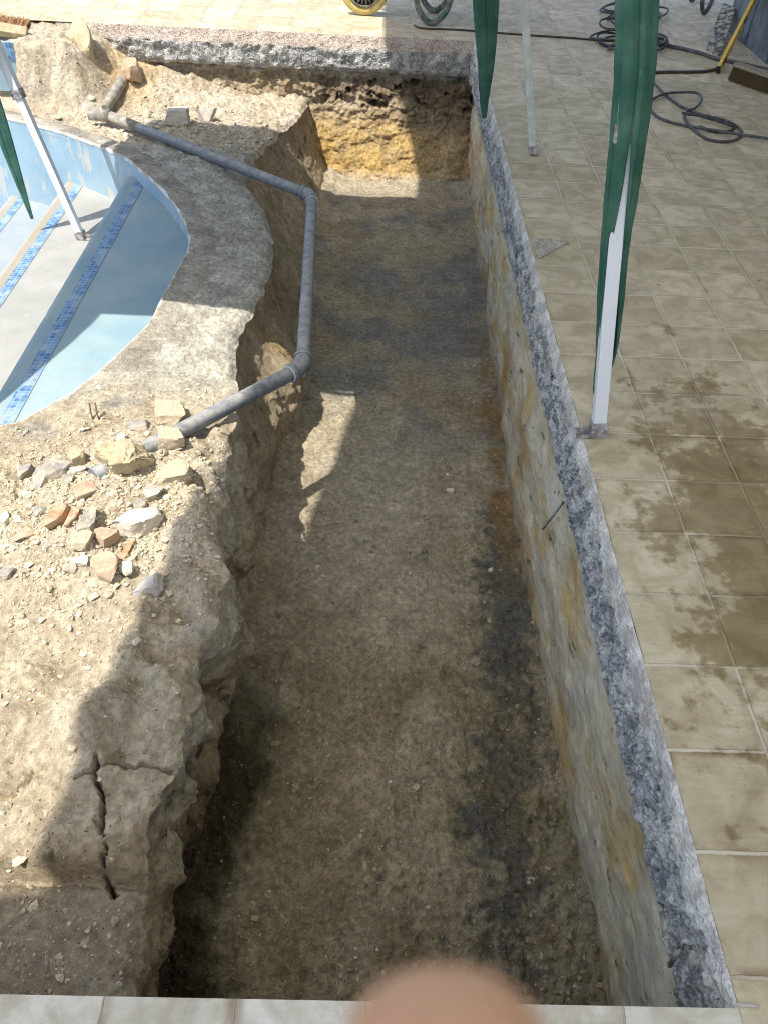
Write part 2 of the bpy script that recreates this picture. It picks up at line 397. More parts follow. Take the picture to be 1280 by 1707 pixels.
FOOT = edge_px([(300, 1420, FZ), (355, 1300, FZ), (385, 1200, FZ), (400, 1080, FZ), (430, 960, FZ), (455, 830, FZ), (485, 690, FZ), (505, 560, FZ), (520, 440, FZ), (540, 350, FZ), (556, 305, FZ)])
def ex(y): return np.interp(y, EDGE[:, 0], EDGE[:, 1])
def ez(y): return np.interp(y, EDGE[:, 0], EDGE[:, 2])
def fx(y): return np.interp(y, FOOT[:, 0], FOOT[:, 1])
BASEZ = np.array([(.2, -.50), (.70, -.49), (.832, -.49), (.862, -.395), (1.2, -.36), (1.7, -.33), (2.1, -.30), (2.5, -.33), (3.0, -.355), (5.5, -.36), (6.2, -.42), (6.6, -.45), (7.4, -.44)])
CRACKS = [(.0042, .10, [(172, 1280), (170, 1310), (176, 1345), (168, 1375), (178, 1410), (170, 1440), (180, 1475)], -.42),
          (.0048, .07, [(285, 1288), (245, 1282), (205, 1286), (165, 1290), (130, 1305)], -.40),
          (.006, .03, [(0, 1335), (30, 1325), (60, 1290)], -.40), (.004, .025, [(95, 1440), (88, 1465)], -.46)]
FEAT = [(*onz(a, b, -.33)[:2], c, d) for a, b, c, d in ((335, 800, -.09, .050), (350, 760, -.06, .04), (395, 700, .05, .05), (388, 775, .05, .04), (330, 720, -.03, .04), (400, 630, .04, .045), (300, 900, .03, .07), (250, 1010, .03, .05),
        (150, 1190, .06, .075), (270, 1130, .075, .05), (195, 1245, -.07, .03), (292, 1215, .06, .05), (60, 1120, .02, .08), (255, 1080, -.08, .035), (330, 900, .05, .06), (345, 975, .05, .05), (305, 1020, -.05, .035), (225, 1130, -.05, .03), (215, 1180, .05, .04), (240, 1330, .03, .05))]
def seg_d(x, y, pts):
    d = np.full(x.shape, 9.)
    for (ax, ay), (bx, by) in zip(pts[:-1], pts[1:]):
        vx, vy = bx-ax, by-ay; t = np.clip(((x-ax)*vx+(y-ay)*vy)/(vx*vx+vy*vy), 0, 1)
        d = np.minimum(d, np.hypot(x-ax-t*vx, y-ay-t*vy))
    return d
def bank_z(x, y, detail=True):
    x = np.asarray(x, float); y = np.asarray(y, float); P = np.stack([x, y, 0*x], -1)
    z = np.interp(y, BASEZ[:, 0], BASEZ[:, 1])
    e = np.clip((ex(y)-x), 0, 3)                              # distance in from the edge
    z = z + (ez(y)-z)*np.exp(-e/.10)
    rub = sm(y, 1.4, 1.9)*sm(y, 2.75, 2.3)
    z = z + .035*rub*np.exp(-((x+.95)/.35)**2)
    near = sm(y, .84, .95)*sm(y, 2.95, 2.6)
    # broken slab and slumped earth in the far left corner
    k = np.where(x > -2.74, sm(x, -2.0, -2.35)*sm(y + .06*fbm(P, 5, 3, off=71), 6.46, 6.72), sm(y, 6.74, 6.755)); z = z + (-.03-z)*k
    k2 = sm(y, 6.5, 7.15)*sm(x, -1.0, -2.2); z = z + .22*k2*(1-k)
    far = sm(y, 5.4, 6.2)
    if detail:
        z = z + .035*fbm(P, 2.2, 3)*(near+.8*far+.2) + .030*near*fbm(P, 9, 4, off=5)*np.exp(-e/.3) + .010*fbm(P, 16, 5, .6, off=9)*(.7*near+far+.35)
        z = z + near*(.09*fbm(P, 4.2, 2, .5, off=31) + .05*np.abs(fbm(P, 6, 3, .55, off=33)) - .015)*np.exp(-e/.20)*sm(e, -.02, .05)
        z = z + far*(.035*np.maximum(0, fbm(P, 5, 4, off=3)) + .02*fbm(P, 12, 4, .6, off=21))
        cz_ = sm(y, 2.7, 3.2)*sm(y, 6.0, 5.5); z = z + cz_*(.012*fbm(P, 7, 4, .6, off=91) + .010*fbm(P, 30, 4, .7, off=93))
        for fx_, fy_, fz_, fr_ in FEAT:
            z = z + fz_*np.exp(-((x-fx_)**2 + (y-fy_)**2)/fr_**2*(1+.5*fbm(P, 14, 3, off=95)))
        z = z + .0055*fbm(P, 55, 4, .7, off=2) + .006*np.maximum(0, fbm(P, 26, 4, .65, off=4))
        z = z + .010*rub*np.maximum(0, fbm(P, 38, 3, .5, off=14))
        z = z - .035*np.exp(-((y-.835-.012*fbm(P, 6, 3, off=66))/.016)**2)*sm(x, -1.6, -1.0)
        for wd, dp, pts, zc in CRACKS:
            pp = [onz(a, b, zc)[:2] for a, b in pts]
            z = z - dp*np.exp(-(seg_d(x + .020*fbm(P, 24, 4, .6, off=8), y + .012*fbm(P, 24, 3, off=18), pp)/(wd*(1+1.3*fbm(P, 16, 2, off=88))))**4)
    return z
def on_bank(px, py):
    z = -.35
    for _ in range(6):
        p = onz(px, py, z); z = float(bank_z(np.array([p[0]]), np.array([p[1]]), False)[0])
    return np.array([p[0], p[1], float(bank_z(np.array([p[0]]), np.array([p[1]]))[0])])

# ------------------------------------------------------------------ paved terrace
mb = MB()
def quad(x0, x1, y0, y1, z=0): mb.poly([(x0, y0, z), (x1, y0, z), (x1, y1, z), (x0, y1, z)])
quad(EX, 60, .44, EY); quad(-2.45, 60, EY, 90); quad(-60, -2.45, EY-.02, 90); quad(EX, 60, -60, .44); quad(-60, -6.8, .44, EY-.02)
terrace = setp(mb.build('paved_terrace', M['tiles']), 'beige square tiles laid on the terrace around the trench', 'terrace', kind='structure')

pp_ = [tuple(onz(a, b, .003)) for a, b in ((885, 399), (902, 397), (925, 399), (948, 404), (932, 412), (915, 421), (900, 430), (893, 424))]
pc_ = np.array(pp_).mean(0); PX_ = np.array([[pc_ + (np.array(p)-pc_)*t*(1+.04*math.sin(7*i+9*t)) + np.array([0, 0, .0015*(1-t)]) for t in np.linspace(.02, 1, 10)] for i, p in enumerate(spline(pp_+pp_[:1], 5))])
setp(grid('mortar_patch', PX_, M['conc'], None, mixc((.44, .42, .37), (.62, .60, .54), sm(fbm(PX_, 14, 4), -.4, .4))), 'bare mortar where a tile corner broke off beside the trench', 'mortar patch', kind='structure')
mb = MB(); quad(-60, EX, -60, .44); mb.prism([(-6.8, .425), (EX, .425), (EX, .4395), (-6.8, .4395)], -.03, -.001)
setp(mb.build('paved_terrace', M['coping']), 'pale stone tiles in front of the trench at the photographer\'s feet', 'terrace', kind='structure')
# right cut: white mortar bed, blue-grey concrete, then clay
ys = np.concatenate([np.arange(.44, 2.2, .006), np.arange(2.2, 4.2, .009), np.arange(4.2, 7.33, .013)])
prof = [(0, 0), (-.006, -.004), (-.014, -.03), (-.022, -.10), (-.026, -.125), (-.022, -.25), (-.012, -.275), (.055, -.29), (.045, -.37), (.018, -.55), (.005, -.9), (-.01, -1.03)]
pr = np.array(prof); seg = np.concatenate([[0], np.cumsum(np.hypot(*np.diff(pr, axis=0).T))])
t = np.linspace(0, seg[-1], 170); off = np.interp(t, seg, pr[:, 0]); zz = np.interp(t, seg, pr[:, 1])
Y, Zg = np.meshgrid(ys, zz, indexing='ij'); OFF = np.broadcast_to(off, Y.shape)
Pq = np.stack([0*Y, Y, Zg], -1)
footx = np.interp(ys, [.44, .8, 1.5, 2.8, 4.5, 6.9], [.80, .80, .77, .745, .76, .80])
lean = (footx-EX)[:, None]*sm(Zg, -.28, -1.0)
bz = .035*fbm(Pq*[1, 1, .5], 3.5, 3, off=4) + .04*fbm(Pq*[1, 1, .6], 13, 5, .65, off=24)                                # the layer border wanders
inmort = sm(Zg+bz, -.075, -.045); inconc = (1-inmort)*sm(Zg+bz*.9, -.275, -.245); insoil = 1-inmort-inconc
streakP = Pq*np.array([1, .5, 1.1])
disp = inmort*(.014*fbm(Pq, 10, 5, .6, off=1) + .005*fbm(Pq, 50, 3)) + inconc*(.026*fbm(Pq, 13, 5, .62, off=2) + .014*np.maximum(-.2, fbm(Pq, 38, 3, .6, off=141)) + .010*fbm(Pq, 60, 3, off=3)) \
    + insoil*(.026*fbm(streakP, 3.5, 4, .5, off=6) + .014*fbm(Pq, 7, 4, .55, off=12) - .008*sm(fbm(Pq*[1, .35, 1.3], 22, 4, .6, off=35), .44, .56) + .0035*fbm(Pq*[1, .4, 1], 30, 4, .6, off=11))
top = sm(Zg, -.0, -.012)
chip = np.maximum(0, fbm(Pq*[1, 1, .3], 9, 3, off=44)-.45)*.06*sm(Zg, -.09, -.0)
X = EX + OFF + lean + (disp + chip)*top + .004*fbm(Pq*[0, 1, 0], 4, 3)*1.
cmort = mixc((.62, .60, .56), (.90, .89, .85), sm(fbm(Pq, 12, 4, off=7), -.3, .4)); cmort = mixc(cmort, (.62, .53, .48), sm(fbm(Pq, 7, 4, off=9), .15, .6)*.7)
cconc = mixc((.225, .24, .255), (.66, .67, .67), sm(fbm(Pq, 18, 5, .65, off=13), -.35, .45)); cconc = mixc(cconc, (.76, .755, .73), sm(fbm(Pq*[1, .7, 1], 12, 5, .7, off=53), -.05, .4)*.9); cconc = mixc(cconc, (.03, .03, .035), sm(fbm(Pq, 19, 4, .6, off=57), .45, .6)*.9)
st = fbm(Pq*np.array([1, .5, 1.]), 4.5, 6, .62, off=15)
csoil = mixc((.60, .54, .40), (.58, .43, .20), sm(st, -.1, .4)); csoil = mixc(csoil, (.54, .52, .45), sm(st, -.15, -.55)*.7)
csoil = mixc(csoil, (.33, .31, .285), sm(Zg + .06*fbm(Pq, 4, 3, off=3), -.36, -.30)*.6)
csoil = mixc(csoil, (.40, .24, .09), sm(fbm(Pq, 2.5, 4, off=33), .05, .5)*sm(Zg, -.45, -.8)*sm(Y, 1.6, 3.2)*.75)
slit = sm(fbm(Pq*[1, .35, 1.3], 22, 4, .6, off=35), .44, .56); csoil = mixc(csoil, (.09, .075, .06), slit*.85); csoil = mixc(csoil, (.76, .72, .60), sm(fbm(Pq*[1, .4, 1], 14, 5, .65, off=36), .2, .5)*.5)
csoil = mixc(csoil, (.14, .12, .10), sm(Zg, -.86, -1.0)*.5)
Cw = cmort*inmort[..., None] + cconc*inconc[..., None] + csoil*insoil[..., None]
isl = (insoil > .5)[:-1, :-1]
Vw = np.stack([X, Y, Zg], -1)
se = grid('slab_edge', Vw, M['conc'], None, Cw, ~isl, True); setp(se, 'saw-cut concrete slab edge under the right-hand tiles', 'slab edge', kind='structure')
tw = grid('trench_wall', Vw, M['wallsoil'], None, Cw, isl, True); setp(tw, 'right side of the trench cut through pale and ochre clay', 'trench wall', kind='structure')

# far cut
xs = np.arange(-2.6, .84, .009)
pr = np.array([(0, 0), (-.012, -.006), (-.05, -.045), (-.085, -.075), (-.09, -.09), (-.095, -.215), (-.07, -.245), (-.015, -.262), (-.03, -.33), (-.08, -.5), (-.18, -.68), (-.31, -.92), (-.40, -1.04)])
seg = np.concatenate([[0], np.cumsum(np.hypot(*np.diff(pr, axis=0).T))]); t = np.linspace(0, seg[-1], 150)
off = np.interp(t, seg, pr[:, 0]); zz = np.interp(t, seg, pr[:, 1])
Xg, Zg = np.meshgrid(xs, zz, indexing='ij'); OFF = np.broadcast_to(off, Xg.shape); Pq = np.stack([Xg, OFF, Zg], -1)
bz = .025*fbm(Pq, 3, 3, off=4)
inmort = sm(Zg+.5*bz, -.088, -.074); inconc = (1-inmort)*sm(Zg+bz, -.262, -.245); insoil = 1-inmort-inconc
disp = inmort*(.022*fbm(Pq, 11, 4, .6, off=1)) + inconc*(.034*fbm(Pq, 12, 5, .6, off=2)) + insoil*(.06*fbm(Pq*[1, 1, 1.5], 4, 4, off=6) + (.05*sm(Zg, -.75, -.45)+.018)*fbm(Pq*[.8, 1, 1.3], 9, 5, .62, off=11) + .012*fbm(Pq, 34, 4, .6, off=17))
hole = sm(fbm(Pq*[1, 1, 1.6], 7, 4, .6, off=41), .12, .5)*np.exp(-((Zg+.40)/.11)**2)*sm(Xg, -.55, -.35)
disp = disp - .20*hole*insoil
Yf = EY + OFF - disp*sm(Zg, 0, -.012)
cm = mixc((.44, .37, .32), (.52, .46, .40), sm(fbm(Pq, 10, 4, off=7), -.3, .4))
cc = mixc((.33, .345, .35), (.62, .62, .60), sm(fbm(Pq, 13, 5, .65, off=13), -.35, .45))
cs = mixc((.38, .30, .20), (.52, .43, .31), sm(fbm(Pq, 6, 4, off=15), -.3, .4))
cs = mixc(cs, (.56, .385, .15), sm(Zg+.10*fbm(Pq, 3.5, 4, off=19), -.50, -.68)*(.75+.25*np.tanh(3*fbm(Pq, 8, 4, off=22)))*(1-.4*sm(Xg+.1*fbm(Pq, 5, 3, off=29), .2, .45)))  # ochre thinned towards the right, painting in part of the shade there
cs = mixc(cs, (.22, .165, .11), sm(Xg+.1*fbm(Pq, 4, 3, off=2), .10, .35)*sm(Zg, -.75, -.6)*.75)  # dark brown soil upper right, partly standing in for shade
cs = mixc(cs, (.16, .11, .08), np.exp(-((Zg+.38+.05*fbm(Pq, 4, 3))/.07)**2)*.65*sm(Xg, -.7, -.4))
cs = mixc(cs, (.045, .03, .025), hole*.8); cs = mixc(cs, (.50, .42, .32), sm(Zg, -.93, -1.0)*.7)
cs = mixc(cs, (.60, .56, .48), np.exp(-((Zg+.275)/.02)**2)*.6)
Cf = cm*inmort[..., None] + cc*inconc[..., None] + cs*insoil[..., None]
isl = (insoil > .5)[:-1, :-1]; Vf = np.stack([Xg, Yf, Zg], -1)
setp(grid('slab_edge', Vf, M['conc'], None, Cf, ~isl), 'broken concrete slab edge below the far tiles', 'slab edge', kind='structure')
setp(grid('trench_wall', Vf, M['farsoil'], None, Cf, isl), 'far end of the trench in dark soil over orange clay', 'trench wall', kind='structure')
# near cut, under the photographer's feet
Xg, Zg = np.meshgrid(np.arange(-2.4, .82, .03), np.linspace(-.006, -1.04, 36), indexing='ij'); Pq = np.stack([Xg, 0*Xg, Zg], -1)
Vn = np.stack([Xg, .44 - .02 + .018*fbm(Pq, 8, 4), Zg], -1)
setp(grid('trench_wall', Vn, M['wallsoil'], None, full((.30, .26, .20), Xg.shape), flip=True), 'near end of the trench below the front tiles', 'trench wall', kind='structure')

# trench floor
ys = np.concatenate([np.arange(.36, 2.0, .006), np.arange(2.0, 4.0, .009), np.arange(4.0, 7.2, .014)]); xs = np.linspace(-.80, .92, 230)
Yg, Xg = np.meshgrid(ys, xs, indexing='ij'); Pq = np.stack([Xg, Yg, 0*Xg], -1)
nearm = sm(Yg, 3.2, 1.6)
Z = FZ + .022*fbm(Pq, 1.8, 3) + .010*fbm(Pq, 8, 4, .55, off=3) + (.005+.020*nearm)*fbm(Pq, 20, 5, .68, off=7) + .035*nearm*np.minimum(0, fbm(Pq*[1, .55, 1], 15, 5, .65, off=27)-.08) + (.003+.004*nearm)*fbm(Pq, 60, 3, .7, off=47)
Z += (.25+.75*nearm)*(.020*np.maximum(0, fbm(Pq, 9, 3, .5, off=111)) + .014*np.maximum(0, fbm(Pq, 24, 3, .55, off=113)-.05) - .03*np.maximum(0, fbm(Pq*[1, .5, 1], 11, 4, .6, off=115)-.30))
Z += .07*np.exp(-np.clip(Xg-fx(Yg), 0, 9)/.05)*(.6+.5*fbm(Pq, 7, 3, off=5)) + .06*np.exp(-np.clip(.79-Xg, 0, 9)/.05)*(.6+.6*fbm(Pq, 7, 3, off=15))
Cg = mixc((.49, .41, .265), (.61, .52, .37), sm(fbm(Pq, 2.5, 4, off=1), -.35, .4))
Cg = mixc(Cg, (.66, .60, .49), np.exp(-((Yg-2.9)/.8)**2 - ((Xg-.0)/.4)**2)*.75)
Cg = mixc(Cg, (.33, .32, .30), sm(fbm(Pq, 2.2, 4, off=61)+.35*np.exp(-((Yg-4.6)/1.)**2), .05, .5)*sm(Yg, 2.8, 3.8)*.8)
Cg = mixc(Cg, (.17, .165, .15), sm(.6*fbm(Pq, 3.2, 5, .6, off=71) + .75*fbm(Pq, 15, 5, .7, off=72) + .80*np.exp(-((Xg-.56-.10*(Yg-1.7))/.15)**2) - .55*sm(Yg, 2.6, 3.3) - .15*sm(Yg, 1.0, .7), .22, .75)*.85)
Cg = mixc(Cg, (.42, .26, .11), sm(.5*fbm(Pq, 4, 4, off=81)+.5*fbm(Pq, 18, 5, .65, off=82)+.8*np.exp(-((Xg-.70)/.10)**2), .35, .85)*sm(Yg, 2.2, 2.8)*sm(Yg, 4.9, 3.8)*.85)
Cg = mixc(Cg, (.36, .29, .16), sm(fbm(Pq, 3, 4, off=91), .1, .6)*nearm*.6)
Cg = mixc(Cg, (.60, .53, .42), sm(Yg, 6.3, 6.8)*.8)
Cg = mixc(Cg, (.06, .044, .025), sm(fbm(Pq, 3.5, 5, .6, off=101) - (Xg-fx(Yg)-.20)/.16, -.3, .6)*sm(Yg, 2.2, 1.4)*.9)  # near-left foot browned almost black to paint in the deep shade
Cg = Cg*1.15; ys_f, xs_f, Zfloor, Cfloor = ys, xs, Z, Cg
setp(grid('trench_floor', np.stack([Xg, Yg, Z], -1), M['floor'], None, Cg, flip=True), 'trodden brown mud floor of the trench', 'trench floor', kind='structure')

# earth bank between pool and trench: top sheet, then down the face
ys = np.concatenate([np.arange(.36, 1.5, .0055), np.arange(1.5, 3.0, .008), np.arange(3.0, 7.56, .0125)])
u = np.concatenate([np.linspace(0, 1, 330)**.62])
Yt = np.repeat(ys[:, None], len(u), 1)
AB = lambda f_, o_: np.abs(fbm(np.stack([0*ys, ys, 0*ys], -1), f_, 2, .5, off=o_))
E0 = ex(ys) + sm(ys, 3.0, 2.6)*sm(ys, .82, .95)*(.075*fbm(np.stack([0*ys, ys, 0*ys], -1), 4.2, 2, off=3.3) + .012*fbm(np.stack([0*ys, ys, 0*ys], -1), 12, 3, off=8.1)) + .02*fbm(np.stack([0*ys, ys, 0*ys], -1), 9, 4) + .012*fbm(np.stack([0*ys, ys, 0*ys], -1), 34, 3, off=6)*sm(ys, 3.2, 2.6)
Xt = -3.6 + (E0[:, None]+3.6)*u[None, :]
Zt = bank_z(Xt, Yt)
Zt -= .022*sm(Xt-E0[:, None], -.05, 0.)**2
Top = np.stack([Xt, Yt, Zt], -1)
tf = np.linspace(0, 1, 110)[1:]
x0, z0 = Top[:, -1, 0][:, None], Top[:, -1, 2][:, None]; xf = fx(ys)[:, None]
ease = tf[None, :]
Xf = x0 + (xf-x0)*ease**1.15; Zf = z0 + (FZ-.05-z0)*ease; Yf = np.repeat(ys[:, None], len(tf), 1)
Pq = np.stack([.5*Xf, Yf, Zf], -1); env = np.sin(np.pi*np.clip(ease, 0, 1))**.6
nm = sm(Yf, 3.1, 2.5)
bul = lambda f_, o_: np.abs(fbm(Pq, f_, 3, .5, off=o_))
d = .165*(1+.5*fbm(Pq, 6, 4, off=131))*np.exp(-((Yf-3.45)/.50)**2)*np.exp(-((ease-.55)/.26)**2) + env*(nm*(.085*fbm(Pq, 3.8, 2, off=61) + .02*fbm(Pq, 10, 3, off=63)) + .05*fbm(Pq, 3.2, 4, off=2) + (.012+.018*nm)*fbm(Pq, 9, 5, .6, off=9) + .006*fbm(Pq, 34, 4, .6, off=5) + .06*nm*np.maximum(0, fbm(Pq, 5, 4, .55, off=51)))
Xf = Xf + d - .03*env*(1-nm); Yf2 = Yf + env*.02*fbm(Pq, 9, 3, off=77)
Face = np.stack([Xf, Yf2, Zf], -1)
Vb = np.concatenate([Top, Face], 1)
Pt = Top.copy(); Pt[..., 2] = 0
e = np.clip(E0[:, None]-Xt, 0, 9)
Ct = mixc((.52, .44, .32), (.62, .545, .42), sm(fbm(Pt, 4, 5, off=3), -.35, .4))
conc = sm(Yt, 2.6, 3.1)*sm(Yt, 6.1, 5.6)
Ct = mixc(Ct, mixc((.44, .42, .365), (.62, .595, .52), sm(fbm(Pt, 7, 5, .6, off=6), -.4, .4)), conc)
Ct = mixc(Ct, (.30, .29, .28), sm(fbm(Pt, 3, 4, off=12), .1, .5)*sm(Yt, 3.3, 2.7)*sm(Yt, 2.0, 2.3)*.7)
Ct = mixc(Ct, (.60, .56, .48), sm(fbm(Pt, 6, 4, off=18), .05, .5)*sm(Yt, 1.0, 1.3)*sm(Yt, 2.3, 1.9)*np.exp(-e/.3)*.8)
Ct = mixc(Ct, (.60, .54, .46), sm(Yt, 6.0, 6.3)*.7*sm(fbm(Pt, 5, 4, off=8), -.4, .3))
Ct = mixc(Ct, (.58, .42, .22), sm(Yt, 6.5, 6.9)*sm(Xt, -1.6, -1.9)*sm(Xt, -2.3, -2.1)*.6)
Ct = mixc(Ct, (.42, .36, .27), sm(Yt, .86, .8)*.9)
Ct = mixc(Ct, (.36, .30, .20), sm(fbm(Pt, 5, 4, off=28), .1, .5)*sm(Yt, .86, 1.2)*sm(Yt, 1.7, 1.3)*.4)
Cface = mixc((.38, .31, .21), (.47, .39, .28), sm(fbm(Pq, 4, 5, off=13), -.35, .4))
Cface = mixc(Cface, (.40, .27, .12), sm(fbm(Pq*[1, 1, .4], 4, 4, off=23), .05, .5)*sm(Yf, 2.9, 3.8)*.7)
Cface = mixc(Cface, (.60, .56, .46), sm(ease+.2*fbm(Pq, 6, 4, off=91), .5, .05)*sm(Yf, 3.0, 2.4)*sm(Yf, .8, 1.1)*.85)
Cface = mixc(Cface, (.16, .11, .06), sm(ease + .25*fbm(Pq, 4, 3, off=4), .55, .95)*.8*sm(Yf, 1.9, 1.2))  # lower near face darkened in colour, standing in for shade
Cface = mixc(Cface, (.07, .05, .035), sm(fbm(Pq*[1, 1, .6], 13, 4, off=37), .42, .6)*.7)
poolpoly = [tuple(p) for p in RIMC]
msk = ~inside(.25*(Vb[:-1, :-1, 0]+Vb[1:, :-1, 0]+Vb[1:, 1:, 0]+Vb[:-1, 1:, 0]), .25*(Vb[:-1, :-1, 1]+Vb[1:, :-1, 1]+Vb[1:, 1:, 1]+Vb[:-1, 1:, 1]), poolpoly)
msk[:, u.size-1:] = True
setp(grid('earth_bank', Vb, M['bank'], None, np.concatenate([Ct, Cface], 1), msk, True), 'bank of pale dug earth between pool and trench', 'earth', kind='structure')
# ground behind the left end of the bank
mb = MB(); mb.poly([(-6.9, .3, -.47), (-3.55, .3, -.47), (-3.55, 2.06, -.36), (-6.9, 2.0, -.36)]); mb.poly([(-6.9, 6.78, -.03), (-3.55, 6.62, -.03), (-3.55, 7.34, -.03), (-6.9, 7.34, -.03)])
setp(mb.build('ground', m_plain('bare_ground', (.40, .33, .23), (.52, .44, .33), 8, .95, .01)), 'bare earth left of the bank', 'ground', kind='structure')

# ------------------------------------------------------------------ swimming pool
T1, T2, T3, PF = RIMZ-.105, RIMZ-.35, RIMZ-.595, -1.35
N1, N2, N3 = -1.69, -2.29, -2.86
pool = empty('swimming_pool', (-3.5, 4.3, PF), 'drained blue pool with rounded step end beside the earth bank', 'swimming pool')
n = len(RIMC)
tan = np.gradient(RIMC, axis=0); nor = np.stack([-tan[:, 1], tan[:, 0]], -1); nor /= np.linalg.norm(nor, axis=1)[:, None]   # outwards
if nor[n//2, 0] < 0: nor = -nor
jit = .010*fbm(np.c_[RIMC, np.zeros(n)], 9, 4)[:, None] + .006*fbm(np.c_[RIMC, np.zeros(n)], 30, 3)[:, None]
ZS = np.linspace(RIMZ+.004, PF, 14)
Vp = np.stack([np.c_[RIMC, np.full(n, z)] for z in ZS], 1)
grid('pool_wall', Vp, M['pw'], pool, flip=True)
offs = [0., .004, .02, .05, .10, .16, .21]; hs = [.004, .008, .010, .008, .004, -.008, -.04]
Vr = np.stack([np.c_[RIMC + nor*(o_+ (jit*(1+2*(o_ > .1)) if 0 < o_ else 0)), np.full(n, RIMZ + h) + (.010*fbm(np.c_[RIMC, np.full(n, o_)], 14, 3) if o_ > .01 else 0)] for o_, h in zip(offs, hs)], 1)
PR_ = np.stack([Vr[..., 0], Vr[..., 1], 0*Vr[..., 0]], -1)
cr_ = mixc((.40, .365, .31), (.56, .52, .44), sm(fbm(PR_, 6, 5, .6, off=6), -.4, .4)); cr_ = mixc(cr_, (.30, .275, .25), sm(fbm(PR_, 3.5, 4, off=16), .0, .4)*sm(Vr[..., 1], 4.4, 4.9)*.8)
grid('pool_rim', Vr, M['bank'], pool, cr_)
Vl = np.stack([np.c_[RIMC + nor*(o_ + 1.3*jit*k), RIMZ + h + .003*fbm(np.c_[RIMC, np.full(n, .1)], 40, 2)] for o_, h, k in ((-.003, -.008, 0), (-.003, .008, 0), (.004, .012, .5), (.010, .006, .9))], 1)
grid('plaster_lip', Vl, M['lip'], pool)
def tread(name, x0, x1, z, mat, zb):
    """flat step with rounded nose at x0; x1 lies under the next step or past the rim"""
    me_pts = []
    yy = np.linspace(1.95, 6.75, 60); pr = [(x1, z), (x0+.05, z), (x0+.02, z-.006), (x0+.006, z-.018), (x0, z-.04), (x0, zb)]
    V = np.array([[(a, y, b) for a, b in pr] for y in yy])
    return grid(name, V, mat, pool)
s1 = tread('step', N1, -.9, T1, M['p1'], T2-.02); s1['label'] = 'top pool step painted blue'
s2 = tread('step', N2, N1+.02, T2, M['p2'], T3-.02); s2['label'] = 'middle pool step of pale grey'
s3 = tread('step', N3, N2+.02, T3, M['p3'], PF-.02); s3['label'] = 'lowest pool step, pale blue'
for s_, nx, z in ((s1, N1, T1), (s2, N2, T2), (s3, N3, T3)):
    mb = MB(); mb.poly([(nx+.092, 2.0, z+.003), (nx+.158, 2.0, z+.003), (nx+.158, 6.7, z+.003), (nx+.092, 6.7, z+.003)])
    b_ = mb.build('mosaic_band', M['mosaic'], None); b_.parent = s_; b_.matrix_parent_inverse = s_.matrix_world.inverted()
    b_.matrix_parent_inverse = Matrix.Translation(-Vector(pool.location)) if False else Matrix()
    mb = MB(); mb.poly([(nx+.045, 2.0, z+.002), (nx+.091, 2.0, z+.002), (nx+.091, 6.7, z+.002), (nx+.045, 6.7, z+.002)])
    b_ = mb.build('step_edge', M['p1'] if s_ is s1 else M['nose'], None); b_.parent = s_
mb = MB(); mb.poly([(-7, 2, PF), (N3+.1, 2, PF), (N3+.1, 6.75, PF), (-7, 6.75, PF)]); mb.build('pool_floor', M['pw'], pool)
mb = MB(); mb.box((-3.35, 6.73, -.19), (1.2, .05, .34), bevel=.004); tp = mb.build('tile_panel', M['pw'], pool)
mb = MB(); mb.box((-3.35, 6.702, -.075), (1.19, .006, .12)); b_ = mb.build('mosaic_band', M['mosaic'], None); b_.parent = tp
# the children of parts were built in place: undo the pool's own offset for them
for o in (s1, s2, s3, tp):
    for c in o.children: c.matrix_parent_inverse = Matrix()

# ------------------------------------------------------------------ house with unseen veranda roof (right side, behind the camera)
house = empty('house', (3.3, 6, 0), 'house with blue-grey wall panels at the far right of the terrace', 'house')
MB().box((3.37, 2.1, 2.3), (.5, 12., 5.0)).build('wall', M['render'], house)
for k in range(16):
    y1 = 8.10 - k*.52
    MB().box((3.10+.006*(k % 3), y1-.255, .55), (.07, .505, 1.1+.01*(k % 2)), bevel=.006).build('wall_panel', M['wallblue'], house)
zr = 4.8
MB().prism([(-6, -.79), (-3.04, -.79), (-2.49, 2.11), (-2.24, 3.6), (3.6, 3.6), (3.6, -4), (-6, -4)], zr, zr+.03).build('roof', M['sheet'], house)  # out of view; made translucent to brighten the shade below
MB().prism([(-2.24, 3.603), (-1.99, 5.88), (-2.0, 8.4), (3.6, 8.4), (3.6, 3.603)], zr, zr+.03).build('roof', M['sheetdim'], house)  # far part lets little light through, to dim the far terrace
for y in (-.79+.0, 8.3):
    pass
for p in ((-5.9, -3.8), (3.3, -3.8), (-5.9, -.95)): MB().beam((*p, 0), (*p, zr), .1, .1).build('post', M['pole'], house)

